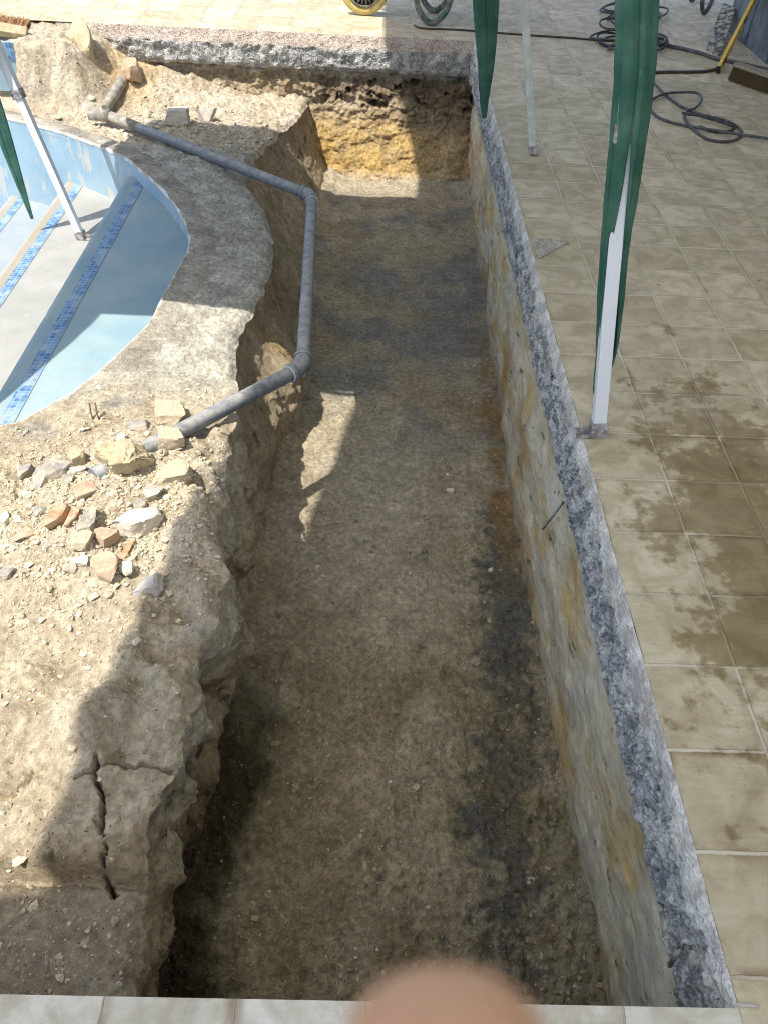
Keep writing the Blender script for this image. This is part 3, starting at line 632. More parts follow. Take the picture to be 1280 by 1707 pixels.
# ------------------------------------------------------------------ gazebo standing astride the trench
gz = empty('gazebo', (-.6, 3.7, 0), 'pop-up gazebo with splayed white legs and green leg covers astride the trench', 'gazebo')
def lean_top(foot, z, tip, ly, zt):
    F0 = onz(*foot, z); dd = ray(*tip); A = np.array([[dd[1], -ly], [dd[2], -1]]); t_, h_ = np.linalg.solve(A, np.array([F0[1]-CAM[1], F0[2]-CAM[2]]))
    X_ = CAM + t_*dd; v = np.array([(X_[0]-F0[0])/h_, ly, 1]); return F0, F0 + v*(zt-z)
ZT = 1.90
legA = lean_top((138, 398), T2, (28, 150), .18, ZT); legB = lean_top((888, 258), 0, (873, 0), .18, ZT); legC = lean_top((996, 724), 0, (1032, 305), .3, ZT)
legD = (np.array([-1.83, 2.42, T2]), np.array([-2.53, 3.0, ZT]))
def leg(F0, T, mat, lower, wid, plate):
    F0, T = Vector(F0), Vector(T); dv = (T-F0).normalized(); p = F0 + dv*lower
    l = MB().beam(F0+dv*.012, p, wid*.86, wid*.86, up=(0, 1, .2), bevel=.003).beam(p, T, wid, wid, up=(0, 1, .2), bevel=.004).build('leg', mat, gz)
    MB().beam(p-dv*.035, p+dv*.02, wid*1.25, wid*1.25, up=(0, 1, .2), bevel=.006).build('collar', M['foot'], None).parent = l
    mb = MB(); mb.beam(F0, F0+dv*.05, wid*1.12, wid*1.12, up=(0, 1, .2), bevel=.004)
    if plate:
        mb.box(F0+Vector((plate*.030, 0, .004)), (.105, .055, .006), bevel=.002)
        mb.prism([(F0[0]+plate*a, F0[1]+b) for a, b in ((.02, -.004), (.075, -.004), (.075, .004), (.02, .004))], F0[2]+.006, F0[2]+.03)
    mb.build('foot_plate', M['foot'], None).parent = l
    for c in l.children: c.matrix_parent_inverse = Matrix()
leg(*legA, M['pole'], .88, .050, 1); leg(*legB, M['poledirt'], 1.3, .048, .0); leg(*legC, M['pole'], .98, .052, -1); leg(*legD, M['pole'], .88, .050, 1)
tops = [Vector(l[1]) for l in (legA, legB, legC, legD)]
mb = MB()
for i in range(4): mb.beam(tops[i], tops[(i+1) % 4], .025, .025)
mb.build('frame', M['pole'], gz)
cx0, cx1, cy0, cy1, zc = -2.68, .62, 2.985, 5.66, 2.0
pk = (-1.0, 4.3, 2.75); cs_ = [(cx0, cy0), (cx1, cy0), (cx1, cy1), (cx0, cy1)]
mb = MB()
for i in range(4):
    a, b = cs_[i], cs_[(i+1) % 4]
    mb.poly([(*a, zc), (*b, zc), pk]); mb.poly([(*a, zc), (*b, zc), (*b, zc-.20), (*a, zc-.20)])
cb = mb.build('canopy', M['canopy'], gz)
so_ = cb.modifiers.new('thick', 'SOLIDIFY'); so_.thickness = .004
def strip(stations, parent, folds=3, depth=.35, gap=None, name='leg_cover', tie=True, seed=0):
    """hanging folded cloth: stations = [(centre, half width)] top to tip; cross-section is a flattened pleated tube"""
    cen = spline([s[0] for s in stations], 8); hw = spline([[s[1], s[2] if len(s) > 2 else 0, 0] for s in stations], 8)
    K = 48; ring = []
    for i, (c, h) in enumerate(zip(cen, hw)):
        g = max(h[1], 0.); a0, a1 = -math.pi/2 + g, 1.5*math.pi - g      # opening towards the camera (-y)
        row = []
        for k in range(K+1):
            a = a0 + (a1-a0)*k/K
            r = h[0]*(1 + .13*math.sin(folds*2*a + seed + i*.03) + .07*math.sin(folds*3.3*a + 1.7*seed - i*.05))
            row.append((c[0] + r*math.cos(a), c[1] + r*depth*math.sin(a), c[2] + .004*math.sin(5*a+i)))
        ring.append(row)
    o = grid(name, np.array(ring), M['green'], parent)
    s_ = o.modifiers.new('thick', 'SOLIDIFY'); s_.thickness = .003; s_.offset = 0
    if tie:
        c = Vector(cen[-1]); r = hw[-1][0]
        MB().tube([c+Vector((-r*.8, 0, .01)), c+Vector((0, -.004, -.03)), c+Vector((.0, -.002, -.065))], .004, 6).tube([c+Vector((r*.8, 0, .01)), c+Vector((0, -.004, -.03))], .004, 6).build('tie_cord', M['lip'], None).parent = o
    for c_ in o.children: c_.matrix_parent_inverse = Matrix()
    return o
yB = 5.1
def py(x, y, Y): return onY(x, y, Y)
sB = [(py(809.5, -260, yB), .085), (py(809, 0, yB), .062), (py(809.5, 100, yB), .042), (py(807, 160, yB), .024), (py(806.5, 196, yB), .012)]
strip(sB, gz, 2, .45, seed=1)
def near_leg(px, pyy, L, push):
    """point on the pixel ray beside leg L, push metres towards the camera"""
    a, b = np.array(L[0]), np.array(L[1]); dv = (b-a)/np.linalg.norm(b-a); r = ray(px, pyy); r = r/np.linalg.norm(r)
    w0 = CAM-a; B = r@dv; d_, e_ = r@w0, dv@w0; t_ = (B*e_-d_)/(1-B*B); return CAM + r*(t_-push)
sC = [(near_leg(1064, -330, legC, .01), .052), (near_leg(1061, 0, legC, .01), .050), (near_leg(1057, 120, legC, .005), .049, .0), (near_leg(1046, 230, legC, 0.), .047, .06),
      (near_leg(1034, 330, legC, -.005), .045, .22), (near_leg(1025, 400, legC, -.01), .042, .42), (near_leg(1017, 500, legC, -.02), .040, .75), (near_leg(1009, 590, legC, -.03), .030, .9), (near_leg(994, 655, legC, -.02), .012, .2)]
strip(sC, gz, 3, .80, seed=2)
yA = 5.06
sA = [(py(-150, -200, yA), .07), (py(-78, 0, yA), .065), (py(-15, 160, yA), .050), (py(13, 245, yA), .042), (py(37, 315, yA), .024), (py(54, 364, yA), .009)]
strip(sA, gz, 2, .4, seed=3, tie=False)
dD = (legD[1]-legD[0])/(ZT-T2)
sD = [(legD[0]+dD*h_+np.array([.02, -.02, 0]), w_, g_) for h_, w_, g_ in ((2.6, .12, 0), (2.2, .12, 0), (1.6, .11, 0), (1.1, .10, .0), (.7, .085, .1), (.35, .06, .3), (.2, .03, .2))]
strip(sD, gz, 3, .8, seed=4, tie=False)

# ------------------------------------------------------------------ pipes
PR = .0335
pA = onz(150, 190, -.335); pA2 = onz(182, 193, -.335); pE1 = onz(521, 327, -.325); pE2 = onz(505, 612, -.325); pG = onz(238, 752, -.285)
pipe = empty('drain_pipe', tuple(pE1), 'long grey plastic pipe with two elbows hanging over the trench edge', 'pipe')
def unit(v): return v/np.linalg.norm(v)
def elbow(P, a, b, r, R):                                    # rounded bend at P between points a and b
    ua, ub = unit(a-P), unit(b-P); q0, q1 = P+ua*R, P+ub*R
    return [q0*(1-t)**2 + P*2*t*(1-t) + q1*t*t for t in np.linspace(0, 1, 9)]
MB().tube([pA2 + (pE1-pA2)*t for t in np.linspace(.0, 1, 12)], PR, 20).build('pipe_length', M['pvc'], pipe)
MB().tube([pE1 + (pE2-pE1)*t for t in np.linspace(0, 1, 12)], PR, 20).build('pipe_length', M['pvc'], pipe)
MB().tube([pE2 + (pG-pE2)*t for t in np.linspace(0, 1.25, 12)], PR, 20).build('pipe_length', M['pvc'], pipe)
for P, a, b in ((pE1, pA2, pE2), (pE2, pE1, pG)):
    pts = elbow(P, a, b, PR, .07); e_ = MB().tube(pts, PR*1.2, 20).build('elbow', M['pvc'], pipe)
    for q, dv in ((pts[0], unit(a-P)), (pts[-1], unit(b-P))):
        MB().tube([q-dv*.012, q+dv*.012], PR*1.30, 20).build('elbow_collar', M['pvc'], None).parent = e_
    q = pts[-1]; dv = unit(b-P); MB().tube([q+dv*.012, q+dv*.017], PR*1.22, 20).build('glue_ring', M['glue'], None).parent = e_
    for c in e_.children: c.matrix_parent_inverse = Matrix()
dv = unit(pE1-pA2)
MB().tube([pA, pA+(pA2-pA)*.5, pA2+dv*.02], PR*1.28, 20).build('coupling', M['pvcpale'], pipe)
MB().tube([pA2+dv*.03, pA2+dv*.16, pA2+dv*.34], [PR*1.1, PR*1.12, PR*1.05], 20).build('dusty_sleeve', M['pvcpale'], pipe)
sp0, sp1 = onz(206, 133, -.29), onz(176, 181, -.38)
st_ = empty('pipe_stub', tuple(sp1), 'short dust-caked pipe stub sticking out of the far rubble', 'pipe')
MB().tube([sp0 + (sp1-sp0)*t for t in np.linspace(0, 1, 8)], [.040]*6+[.034, .028], 20).build('stub_body', M['pvcpale'], st_)
MB().tube([sp0+unit(sp0-sp1)*.001, sp0+unit(sp0-sp1)*.006], .026, 16).build('open_end', M['dark'], st_)
b0, b1 = onz(168, 789, -.315), onz(85, 822, -.315)
setp(MB().tube([b0+(b1-b0)*t for t in np.linspace(0, 1, 6)], .024, 16).build('buried_pipe', M['pvcpale']), 'pale pipe half buried in rubble, in line with the long pipe', 'pipe')

# ------------------------------------------------------------------ stones
def rock_mesh(seed, a, b, c, cuts=9, sub=4, rough=.05, flat=.0):
    r = np.random.default_rng(seed); bm = bmesh.new(); bmesh.ops.create_icosphere(bm, subdivisions=sub, radius=1)
    V = np.array([v.co[:] for v in bm.verts]); F = np.array([[v.index for v in f.verts] for f in bm.faces]); bm.free()
    V = V*1.15
    for k in range(cuts):
        nn = r.normal(size=3); nn[2] *= .5; nn /= np.linalg.norm(nn); dd = r.uniform(.50, .78)
        V -= np.maximum(0, V@nn-dd)[:, None]*nn
    for s_, dd in ((1, .55+flat*.0), (-1, .7)):
        nn = np.array([r.normal()*.1, r.normal()*.1, s_]); nn /= np.linalg.norm(nn); V -= np.maximum(0, V@nn-dd)[:, None]*nn
    V += V*(rough*fbm(V, 2.1, 5, .62, off=(seed % 97)*3.1))[:, None] + rough*.5*rng.normal(size=V.shape)*.25
    V /= np.abs(V).max(0); return V*np.array([a, b, c]), F
def m_stone(name, c1, c2, sc=60):
    n = N(name); f = n.noise(sc, 6, .65); g = n.noise(sc*.25, 4)
    c = n.mix(n.step(f, .35, .65), c1, c2); c = n.mix(n.math('MULTIPLY', n.step(g, (.38), .60), .5), c, (.55, .475, .35))
    return n.done(c, .9, n.bump(f, .006, .9), spec=.15)
SM = dict(white=m_stone('white_mortar', (.56, .53, .46), (.72, .70, .64)), grey=m_stone('grey_concrete', (.25, .24, .23), (.38, .365, .34)), pale=m_stone('pale_grey_mortar', (.42, .40, .37), (.56, .53, .48)),
          tan=m_stone('tan_mortar', (.40, .33, .20), (.54, .46, .32)), beige=m_stone('beige_mortar', (.45, .38, .28), (.58, .50, .38)), brick=m_stone('terracotta', (.40, .20, .115), (.52, .33, .21)),
          pink=m_stone('pinkish_brick', (.48, .31, .22), (.54, .40, .29)), lilac=m_stone('bluish_block', (.46, .45, .47), (.58, .56, .57)), dark=m_stone('dark_stone', (.06, .06, .065), (.14, .135, .13)))
def stone(px, pyy, wpx, hpx, kind, label, thick=.5, rot=0., sink=.5, base=None, name='stone', cat='stone', group=None, cuts=9, rough=.11, tilt=(0, 0)):
    p = on_bank(px, pyy) if base is None else np.array(base)
    dist = np.linalg.norm(p-CAM); k = dist/FPX; sinp = (CAM[2]-p[2])/dist
    a = wpx*k/2; b = hpx*k/2/max(.6, sinp)*.95; c = min(a, b)*thick
    V, F = rock_mesh(int(px*13+pyy*7) % 9973, a, b, c, cuts, rough=rough)
    o = mesh_np(name, V, F, SM[kind], smooth=False); o.location = (p[0], p[1], p[2]+c*(1-sink)); o.rotation_euler = (tilt[0], tilt[1], rot)
    for pl in o.data.polygons: pl.use_smooth = True
    try: o.data.set_sharp_from_angle(angle=math.radians(32))
    except Exception: pass
    return setp(o, label, cat, group)
R = 'rubble on the earth bank'
stone(222, 868, 84, 58, 'white', 'biggest white mortar chunk with angular top among the bricks', .6, -.45, group=R, cat='rubble')
stone(84, 790, 60, 46, 'grey', 'flat grey concrete slab near the buried pipe', .5, -.2, group=R, cat='rubble')
stone(212, 785, 90, 50, 'tan', 'long yellowish grainy mortar lump lying over the pipe end', .75, .30, .3, group=R, cat='rubble', cuts=5, rough=.24)
stone(296, 788, 58, 46, 'beige', 'beige broken slab right of the yellowish lump', .55, -.2, group=R, cat='rubble')
stone(288, 742, 46, 28, 'beige', 'beige angular chunk leaning on the lower side of the pipe', .7, .1, .1, group=R, cat='rubble')
stone(135, 767, 34, 30, 'tan', 'small yellowish stone above the grey slab', .9, .4, .2, group=R, cat='rubble')
stone(92, 868, 30, 46, 'brick', 'terracotta brick piece standing thick on its edge', .8, -.35, .25, name='brick_fragment', cat='brick', group='brick fragments', cuts=5, rough=.06)
stone(123, 866, 20, 30, 'brick', 'narrow terracotta piece right of the thick brick piece', .8, -.3, .25, name='brick_fragment', cat='brick', group='brick fragments', cuts=5, rough=.06)
stone(147, 880, 38, 44, 'grey', 'dark grey pitted stone left of the big white chunk', .7, -.5, group=R, cat='rubble')
stone(177, 899, 42, 28, 'pink', 'flat pinkish brick piece below the big white chunk', .7, .1, .2, name='brick_fragment', cat='brick', group='brick fragments', cuts=5, rough=.06)
stone(177, 959, 46, 50, 'pink', 'squarish worn pink brick piece lowest of the bricks', .6, .1, .25, name='brick_fragment', cat='brick', group='brick fragments', cuts=6, rough=.03)
stone(209, 917, 12, 40, 'brick', 'thin curved orange tile sliver beside the pink piece', .9, -.3, .2, name='brick_fragment', cat='brick', group='brick fragments', cuts=4, rough=.03)
stone(140, 915, 38, 27, 'beige', 'beige crumbly stone under the dark grey one', .6, .2, group=R, cat='rubble')
stone(141, 941, 32, 18, 'white', 'white flat stone left of the squarish pink brick', .6, .3, group=R, cat='rubble')
stone(211, 954, 25, 23, 'white', 'small whitish stone right of the squarish pink brick', .8, .2, .2, group=R, cat='rubble')
stone(251, 979, 44, 50, 'lilac', 'bluish grey cracked lump at the edge of the shade', .6, -.4, .35, group=R, cat='rubble')
stone(142, 822, 38, 24, 'pink', 'thin brick slice tilted under the buried pipe', .5, .45, .2, name='brick_fragment', cat='brick', group='brick fragments', cuts=5, rough=.06, tilt=(.2, 0))
stone(42, 889, 26, 28, 'pink', 'flat tan brick flake at far left of the rubble', .4, -.4, .3, name='brick_fragment', cat='brick', group='brick fragments', cuts=5, rough=.06)
stone(5, 864, 24, 24, 'white', 'white stone cut by the left border of the picture', .7, group=R, cat='rubble')
stone(13, 964, 28, 20, 'grey', 'small dark grey stone low at the left border', .7, group=R, cat='rubble')
stone(252, 823, 32, 32, 'pale', 'pale angular stone above the big white chunk', .7, -.5, group=R, cat='rubble')
stone(233, 837, 22, 22, 'grey', 'small grey stone touching the top of the big white chunk', .7, .3, group=R, cat='rubble')
stone(41, 786, 24, 22, 'grey', 'small grey stone left of the flat grey slab', .7, group=R, cat='rubble')
stone(131, 788, 28, 14, 'pale', 'thin pale sliver between slab and buried pipe', .7, .1, group=R, cat='rubble')
stone(118, 800, 20, 14, 'grey', 'tiny grey stone touching the right of the flat slab', .7, .3, group=R, cat='rubble')
stone(255, 852, 16, 20, 'brick', 'tiny brick corner behind the big white chunk', .8, .2, name='brick_fragment', cat='brick', group='brick fragments', cuts=5)
stone(67, 851, 26, 15, 'grey', 'low blue-grey stone left of the thick brick piece', .6, .1, group=R, cat='rubble')
stone(173, 766, 26, 20, 'pale', 'pale lump just left of the pipe end', .8, .1, .2, group=R, cat='rubble')
stone(204, 740, 14, 18, 'white', 'small white pebble above the pipe end', .8, group=R, cat='rubble')
stone(283, 690, 56, 40, 'beige', 'beige slab tucked behind the pipe on the bank', .5, .2, .3, group=R, cat='rubble')
stone(236, 713, 48, 24, 'grey', 'purplish grey flat stone left of the pipe', .5, -.1, group=R, cat='rubble')
stone(230, 165, 34, 26, 'pink', 'rounded pinkish rock beside the far pipe stub', .8, .2, .25, group=R, cat='rubble')
stone(300, 211, 38, 20, 'pale', 'pale grey block at the shade edge above the long pipe', .8, .1, .2, group=R, cat='rubble')
stone(345, 203, 34, 18, 'pale', 'small pale block right of another block on the far ledge', .8, .1, .2, group=R, cat='rubble')
sk = stone(134, 96, 40, 62, 'tan', 'pointed chunk of broken slab rising in the far left corner', 2.4, .2, .3, base=(-2.33, 6.98, -.36), group=R, cat='rubble', cuts=8, rough=.08)
sk.scale = (1, .8, 1.1); sk.rotation_euler = (.25, -.2, .5)
P_ = 'pebbles on the trench floor'
for px, pyy, w_, h_, k_, lb in ((751, 820, 16, 9, 'white', 'bright white flake in the middle of the trench floor'), (533, 950, 13, 14, 'white', 'white pebble low on the left of the trench floor'),
                               (817, 952, 17, 8, 'white', 'white pebble near the right wall of the trench'), (745, 793, 7, 6, 'white', 'tiny white pebble just above the bright flake'),
                               (714, 375, 8, 8, 'dark', 'dark lump far along the trench floor'), (884, 1468, 20, 12, 'beige', 'brown clod near the front right of the trench floor'), (707, 926, 14, 16, 'dark', 'dark clod left of the wet black patch')):
    p = onz(px, pyy, FZ); stone(px, pyy, w_, h_, k_, lb, .5, .3, .2, base=p, name='pebble', cat='pebble', group=P_)

def scatter(name, pts, sizes, cols, label, mat, sub=1):
    bm = bmesh.new(); bmesh.ops.create_icosphere(bm, subdivisions=sub, radius=1)
    B = np.array([v.co[:] for v in bm.verts]); F = np.array([[v.index for v in f.verts] for f in bm.faces]); bm.free()
    n_ = len(pts); V = B[None]*(1+.36*rng.normal(size=(n_, len(B), 1)).clip(-1.3, 1.5))*rng.uniform(.55, 1.2, (n_, 1, 3))*sizes[:, None, None]
    V[..., 2] *= .75; V = V + pts[:, None, :]
    FF = (F[None] + (np.arange(n_)*len(B))[:, None, None]).reshape(-1, 3)
    o = mesh_np(name, V.reshape(-1, 3), FF, mat, col=np.repeat(cols, len(B), 0), smooth=False)
    return setp(o, label, 'gravel', kind='stuff')
def m_grav():
    n = N('gravel'); f = n.noise(120, 4); return n.done(n.mix(1., n.attr(), n.mix(n.step(f, .3, .7), (.75,)*3, (1.2,)*3), 'MULTIPLY'), .9, n.bump(f, .002, .7), spec=.15)
M['gravel'] = m_grav()
pal = np.array([(.58, .50, .375), (.54, .465, .34), (.60, .53, .41), (.47, .425, .35), (.55, .47, .34), (.62, .57, .46), (.57, .50, .385)])
def rnd_bank(k, cx, cy, sx, sy):
    x = rng.normal(cx, sx, k); y = rng.normal(cy, sy, k); ok = (x < ex(y)-.015) & (x > -2.6) & (y > .5) & (y < 7.1) & ~inside(x, y, [tuple(p) for p in RIMC+nor*.03]); return x[ok], y[ok]
gx, gy = [], []
for k, *a in ((7000, -1.0, 2.0, .36, .22), (1800, -.85, 2.25, .25, .16), (900, -.95, 1.6, .35, .25), (150, -.9, 1.1, .35, .22), (700, -.9, 2.6, .3, .25), (2000, -1.5, 6.4, .45, .28), (700, -.85, 6.1, .25, .3), (500, -.95, .66, .3, .12)):
    x_, y_ = rnd_bank(k, *a); gx.append(x_); gy.append(y_)
gx, gy = np.concatenate(gx), np.concatenate(gy); gz_ = bank_z(gx, gy)
sz = np.clip(rng.lognormal(math.log(.0036), .62, len(gx)), .0015, .019)*np.where(gy > 5, 1.5, 1)
scatter('gravel', np.c_[gx, gy, gz_+sz*.15], sz, pal[rng.integers(0, len(pal), len(gx))]*rng.uniform(.8, 1.15, (len(gx), 1)), 'crumbled mortar and grit strewn over the earth bank', M['gravel'])
def clods(k, mu, y0, y1, label, pw):
    x_ = rng.uniform(-.55, .78, k); y_ = y0 + (y1-y0)*rng.random(k)**pw
    keep = (x_ > fx(y_)+.01) & (rng.random(k) < sm(fbm(np.stack([x_, y_, 0*x_], -1), 4, 3, off=121) + .5*np.exp(-((x_-.62)/.16)**2) + .2, -.2, .5)); x_, y_ = x_[keep], y_[keep]
    ii = np.clip(np.searchsorted(ys_f, y_), 0, len(ys_f)-1); jj = np.clip(np.searchsorted(xs_f, x_), 0, len(xs_f)-1); s_ = np.clip(rng.lognormal(math.log(mu), .5, len(x_)), .002, .014)
    return scatter('clods', np.c_[x_, y_, Zfloor[ii, jj]+s_*.12], s_, Cfloor[ii, jj]*rng.uniform(.48, .78, (len(x_), 1)), label, M['gravel'])
clods(6000, .0042, .45, 4.2, 'crumbs and clods of mud loose on the trench floor', 1.5)
k = 900; x_ = rng.uniform(-.5, .76, k); y_ = .5 + 6.3*rng.random(k)**1.5
sz = np.clip(rng.lognormal(math.log(.0032), .5, k), .0015, .011)
z_ = FZ + .02
ok = x_ > fx(y_)+.03; x_, y_, sz = x_[ok], y_[ok], sz[ok]
Pq = np.stack([x_, y_, 0*x_], -1); nearm = sm(y_, 3.2, 1.6)
z_ = FZ + .022*fbm(Pq, 1.8, 3) + .010*fbm(Pq, 8, 4, .55, off=3)
pal2 = np.array([(.52, .50, .46), (.30, .27, .22), (.20, .17, .13), (.40, .36, .30)])
scatter('gravel', np.c_[x_, y_, z_+sz*.3], sz, pal2[rng.choice(4, len(x_), p=[.35, .25, .25, .15])], 'pale grit and crumbs lying on the trench floor', M['gravel'])

# ------------------------------------------------------------------ steel bits
def rod(pts, r, mat, label, name='rebar', cat='steel rod', group=None): return setp(MB().tube(pts, r, 8).build(name, mat), label, cat, group)
for px, lb in ((152, 'left of two rusty rod ends poking out of the bank'), (162, 'right of two rusty rod ends poking out of the bank')):
    p = on_bank(px+6, 706); rod([p-np.array([0, 0, .02]), p+np.array([-.012, .02, .03]), p+np.array([-.02, .05, .05])], .0035, M['rebar'], lb)
rod([onX(942, 832, .765), onX(925, 855, .72), onX(904, 882, .69)], .0045, M['wire'], 'thin steel rod slanting out of the right trench wall')
rod([onX(1150, 1580, .735), onX(1140, 1577, .70), onX(1127, 1590, .69), onX(1115, 1610, .69)], .0055, M['wire'], 'hooked steel bar end in the near right trench wall')
rod([onX(1128, 1548, .70), onX(1130, 1565, .70), onX(1130, 1585, .72)], .004, M['wire'], 'short wire end just above the hooked bar')
rod(spline([onz(a, b, .006) for a, b in ((1226, 1673), (1240, 1675), (1264, 1677))], 4), .003, M['lip'], 'pale string end on the tiles by the near trench corner', 'string', 'string')

# ------------------------------------------------------------------ cables and hoses on the terrace
def cable(px, r, mat, lift=None, name='cable', parent=None):
    pts = [onz(a, b, r + (l or 0)) for (a, b), l in zip(px, lift or [0]*len(px))]; return MB().tube(spline(pts, 8), r, 8).build(name, mat, parent)
CG = 'cables and hoses on the tiles'
setp(cable([(690, 42), (705, 47), (770, 50), (860, 57), (950, 63), (1020, 68), (1045, 62), (1060, 60)], .0075, M['black']), 'black cable running straight across the far tiles to the tangled coil', 'cable', CG)
hc = empty('hose_coil', tuple(onz(1050, 60)), 'tangled black hose coil behind the wrapped gazebo leg', 'hose', CG)
def loop(cx, cy, rx, ry, z, ph, wob):
    c = onz(cx, cy, z); pts = []
    for k in range(40):
        a = 2*math.pi*k/40; rr = 1 + wob*math.sin(2*a+ph) + wob*.6*math.sin(3*a-ph)
        pts.append((c[0]+.72*rx*rr*math.cos(a), c[1]+1.1*ry*rr*math.sin(a), z+.012*math.sin(a*3+ph)+.012))
    return pts
mb = MB()
for cx, cy, rx, ry, z, ph in ((1052, 70, .40, .24, .012, 0), (1060, 74, .34, .17, .035, 1), (1047, 66, .37, .19, .055, 2), (1050, 40, .30, .22, .02, 4), (1054, 36, .28, .20, .05, 5), (1046, 44, .31, .2, .07, .5), (1049, 22, .33, .26, .03, 2.5), (1062, 18, .36, .2, .05, 1.4)):
    mb.tube(loop(cx, cy, rx, ry, z*.6, ph, .13), .0085, 8, closed=True)
mb.build('hose_loops', M['black'], hc)
MB().tube(loop(1055, 83, .26, .10, .02, 2, .05), .012, 8, closed=True).build('hose_loops', M['greyhose'], hc)
setp(cable([(1085, 66), (1110, 75), (1140, 82), (1165, 88), (1195, 98), (1240, 107), (1300, 122)], .014, M['greyhose']), 'grey hose running from the coil past the board to the right', 'hose', CG)
setp(cable([(1068, 122), (1082, 121), (1110, 120), (1150, 120), (1175, 119), (1192, 115), (1205, 108)], .011, M['black']), 'short black cable ending under the yellow level', 'cable', CG)
setp(cable([(1070, 128), (1086, 136), (1105, 155), (1130, 175), (1150, 184), (1172, 192), (1205, 200), (1224, 208), (1236, 221), (1228, 232), (1206, 236), (1182, 233), (1165, 224), (1150, 210), (1140, 195), (1146, 184), (1158, 180), (1168, 168), (1166, 158), (1155, 154),
                  (1130, 154), (1105, 157), (1085, 167), (1082, 178), (1092, 192), (1112, 202), (1140, 209), (1170, 214), (1205, 220), (1245, 226), (1300, 234)], .009, M['greyhose'],
                 lift=[0]*5+[.012]*3+[0]*8+[.02]+[.02]*3+[.012]*2+[0]*5+[.012]*4), 'thin grey cable looped in a figure of eight in front of the level', 'cable', CG)
setp(cable([(1136, 188), (1150, 191), (1166, 193), (1190, 200), (1215, 208), (1224, 212), (1214, 219), (1190, 219), (1165, 211)], .009, M['black'], lift=[.02, .02, .02, .02, .02, .01, 0, 0, 0]), 'black cable end lying on the grey figure of eight', 'cable', CG)

# ------------------------------------------------------------------ wheelbarrow, far behind the trench
wb = empty('wheelbarrow', tuple(onz(640, 20)), 'wheelbarrow with yellow wheel and bent tube legs beyond the trench', 'wheelbarrow')
wc = onz(607, 22, .02) + np.array([0, 0, .0]); wR = .215; cz = np.array([wc[0], wc[1]+.02, wR])
wh = empty('wheel', (0, 0, 0), None, None); wh.parent = wb; wh.matrix_parent_inverse = Matrix.Translation(-Vector(wb.location))
def ring(R, r, y=0, n_=48): return [(cz[0]+R*math.cos(2*math.pi*k/n_), cz[1]+y, cz[2]+R*math.sin(2*math.pi*k/n_)) for k in range(n_)]
def sub(o): o.parent = wh; return o
sub(MB().tube(ring(wR-.034, .034), .034, 14, closed=True).build('tyre', M['wheelyel']))
mb = MB()
mb.tube(ring(wR-.072, .01, -.03), .008, 8, closed=True); mb.tube(ring(.05, .01, -.03), .012, 8, closed=True)
for k in range(22):
    a = 2*math.pi*k/22; mb.tube([(cz[0]+.045*math.cos(a), cz[1]-.035, cz[2]+.045*math.sin(a)), (cz[0]+(wR-.066)*math.cos(a), cz[1]-.012, cz[2]+(wR-.066)*math.sin(a))], .0065, 6)
mb.tube([(cz[0], cz[1]-.09, cz[2]), (cz[0], cz[1]+.09, cz[2])], .022, 12)
sub(mb.build('spokes', M['spoke']))
mb = MB(); mb.tube([(cz[0], cz[1]+.004, cz[2]), (cz[0], cz[1]+.012, cz[2])], wR-.07, 32); sub(mb.build('wheel_disc', M['dark']))
for yy, xa, xb in ((7.72, .26, .60), (8.16, .30, .64)):
    U = spline([(xa, yy, .60), (xa+.01, yy, .35), (xa+.04, yy, .14), (xa+.12, yy, .035), (xa+.20, yy, .03), (xb-.05, yy, .13), (xb, yy, .36), (xb+.01, yy, .60)], 6)
    MB().tube(U, .025, 12).build('leg', M['tubegreen'], wb)
for yy in (7.76, 8.16): MB().tube([(cz[0], yy+(.12 if yy < 8 else -.04), cz[2]), (.3, yy, .42), (1.25, yy-.04 if yy < 8 else yy+.04, .66)], .018, 10).build('handle', M['tubegreen'], wb)
mb = MB(); bot = [(.10, 7.82), (.55, 7.80), (.55, 8.12), (.10, 8.10)]; tp_ = [(-.12, 7.66), (.80, 7.64), (.80, 8.28), (-.12, 8.26)]
vb = [mb.bm.verts.new((*p, .46)) for p in bot]; vt = [mb.bm.verts.new((*p, .72)) for p in tp_]; mb.bm.faces.new(vb)
for k in range(4): mb.bm.faces.new((vb[k], vb[(k+1) % 4], vt[(k+1) % 4], vt[k]))
tr = mb.build('tray', M['tubegrey'], wb); s_ = tr.modifiers.new('thick', 'SOLIDIFY'); s_.thickness = .004

# ------------------------------------------------------------------ tools at the right
p0 = onz(1196, 118, .02); d1 = ray(1243, 0)
p1 = onX(1263, -14, 3.02)
lv = empty('spirit_level', tuple(p0), 'yellow spirit level leaning on the blue-grey wall', 'spirit level')
a, b = Vector(p0), Vector(p1); dz = (b-a).normalized(); L1 = a + dz*1.15
MB().beam(a, L1, .058, .026, up=(1, -.2, .3), bevel=.003).build('level_body', M['yellow'], lv)
MB().beam(a-dz*.004, a+dz*.012, .063, .031, up=(1, -.2, .3), bevel=.003).build('end_cap', M['dark'], lv)
MB().beam(L1-dz*.012, L1+dz*.004, .063, .031, up=(1, -.2, .3), bevel=.003).build('end_cap', M['dark'], lv)
xx = Vector((1, -.2, .3)).cross(dz).normalized(); yy_ = dz.cross(xx)
if yy_.dot(Vector(CAM)-a) < 0: yy_ = -yy_
for t_ in (.12, .62):
    c = a + dz*t_ + yy_*.0135
    pts = [c + dz*(.042*math.cos(k*math.pi/10)) + xx*(.016*math.sin(k*math.pi/10)) for k in range(20)]
    mb = MB(); mb.poly(pts); o = mb.build('hand_hole', M['dark'], lv); s_ = o.modifiers.new('thick', 'SOLIDIFY'); s_.thickness = .003; s_.offset = 0
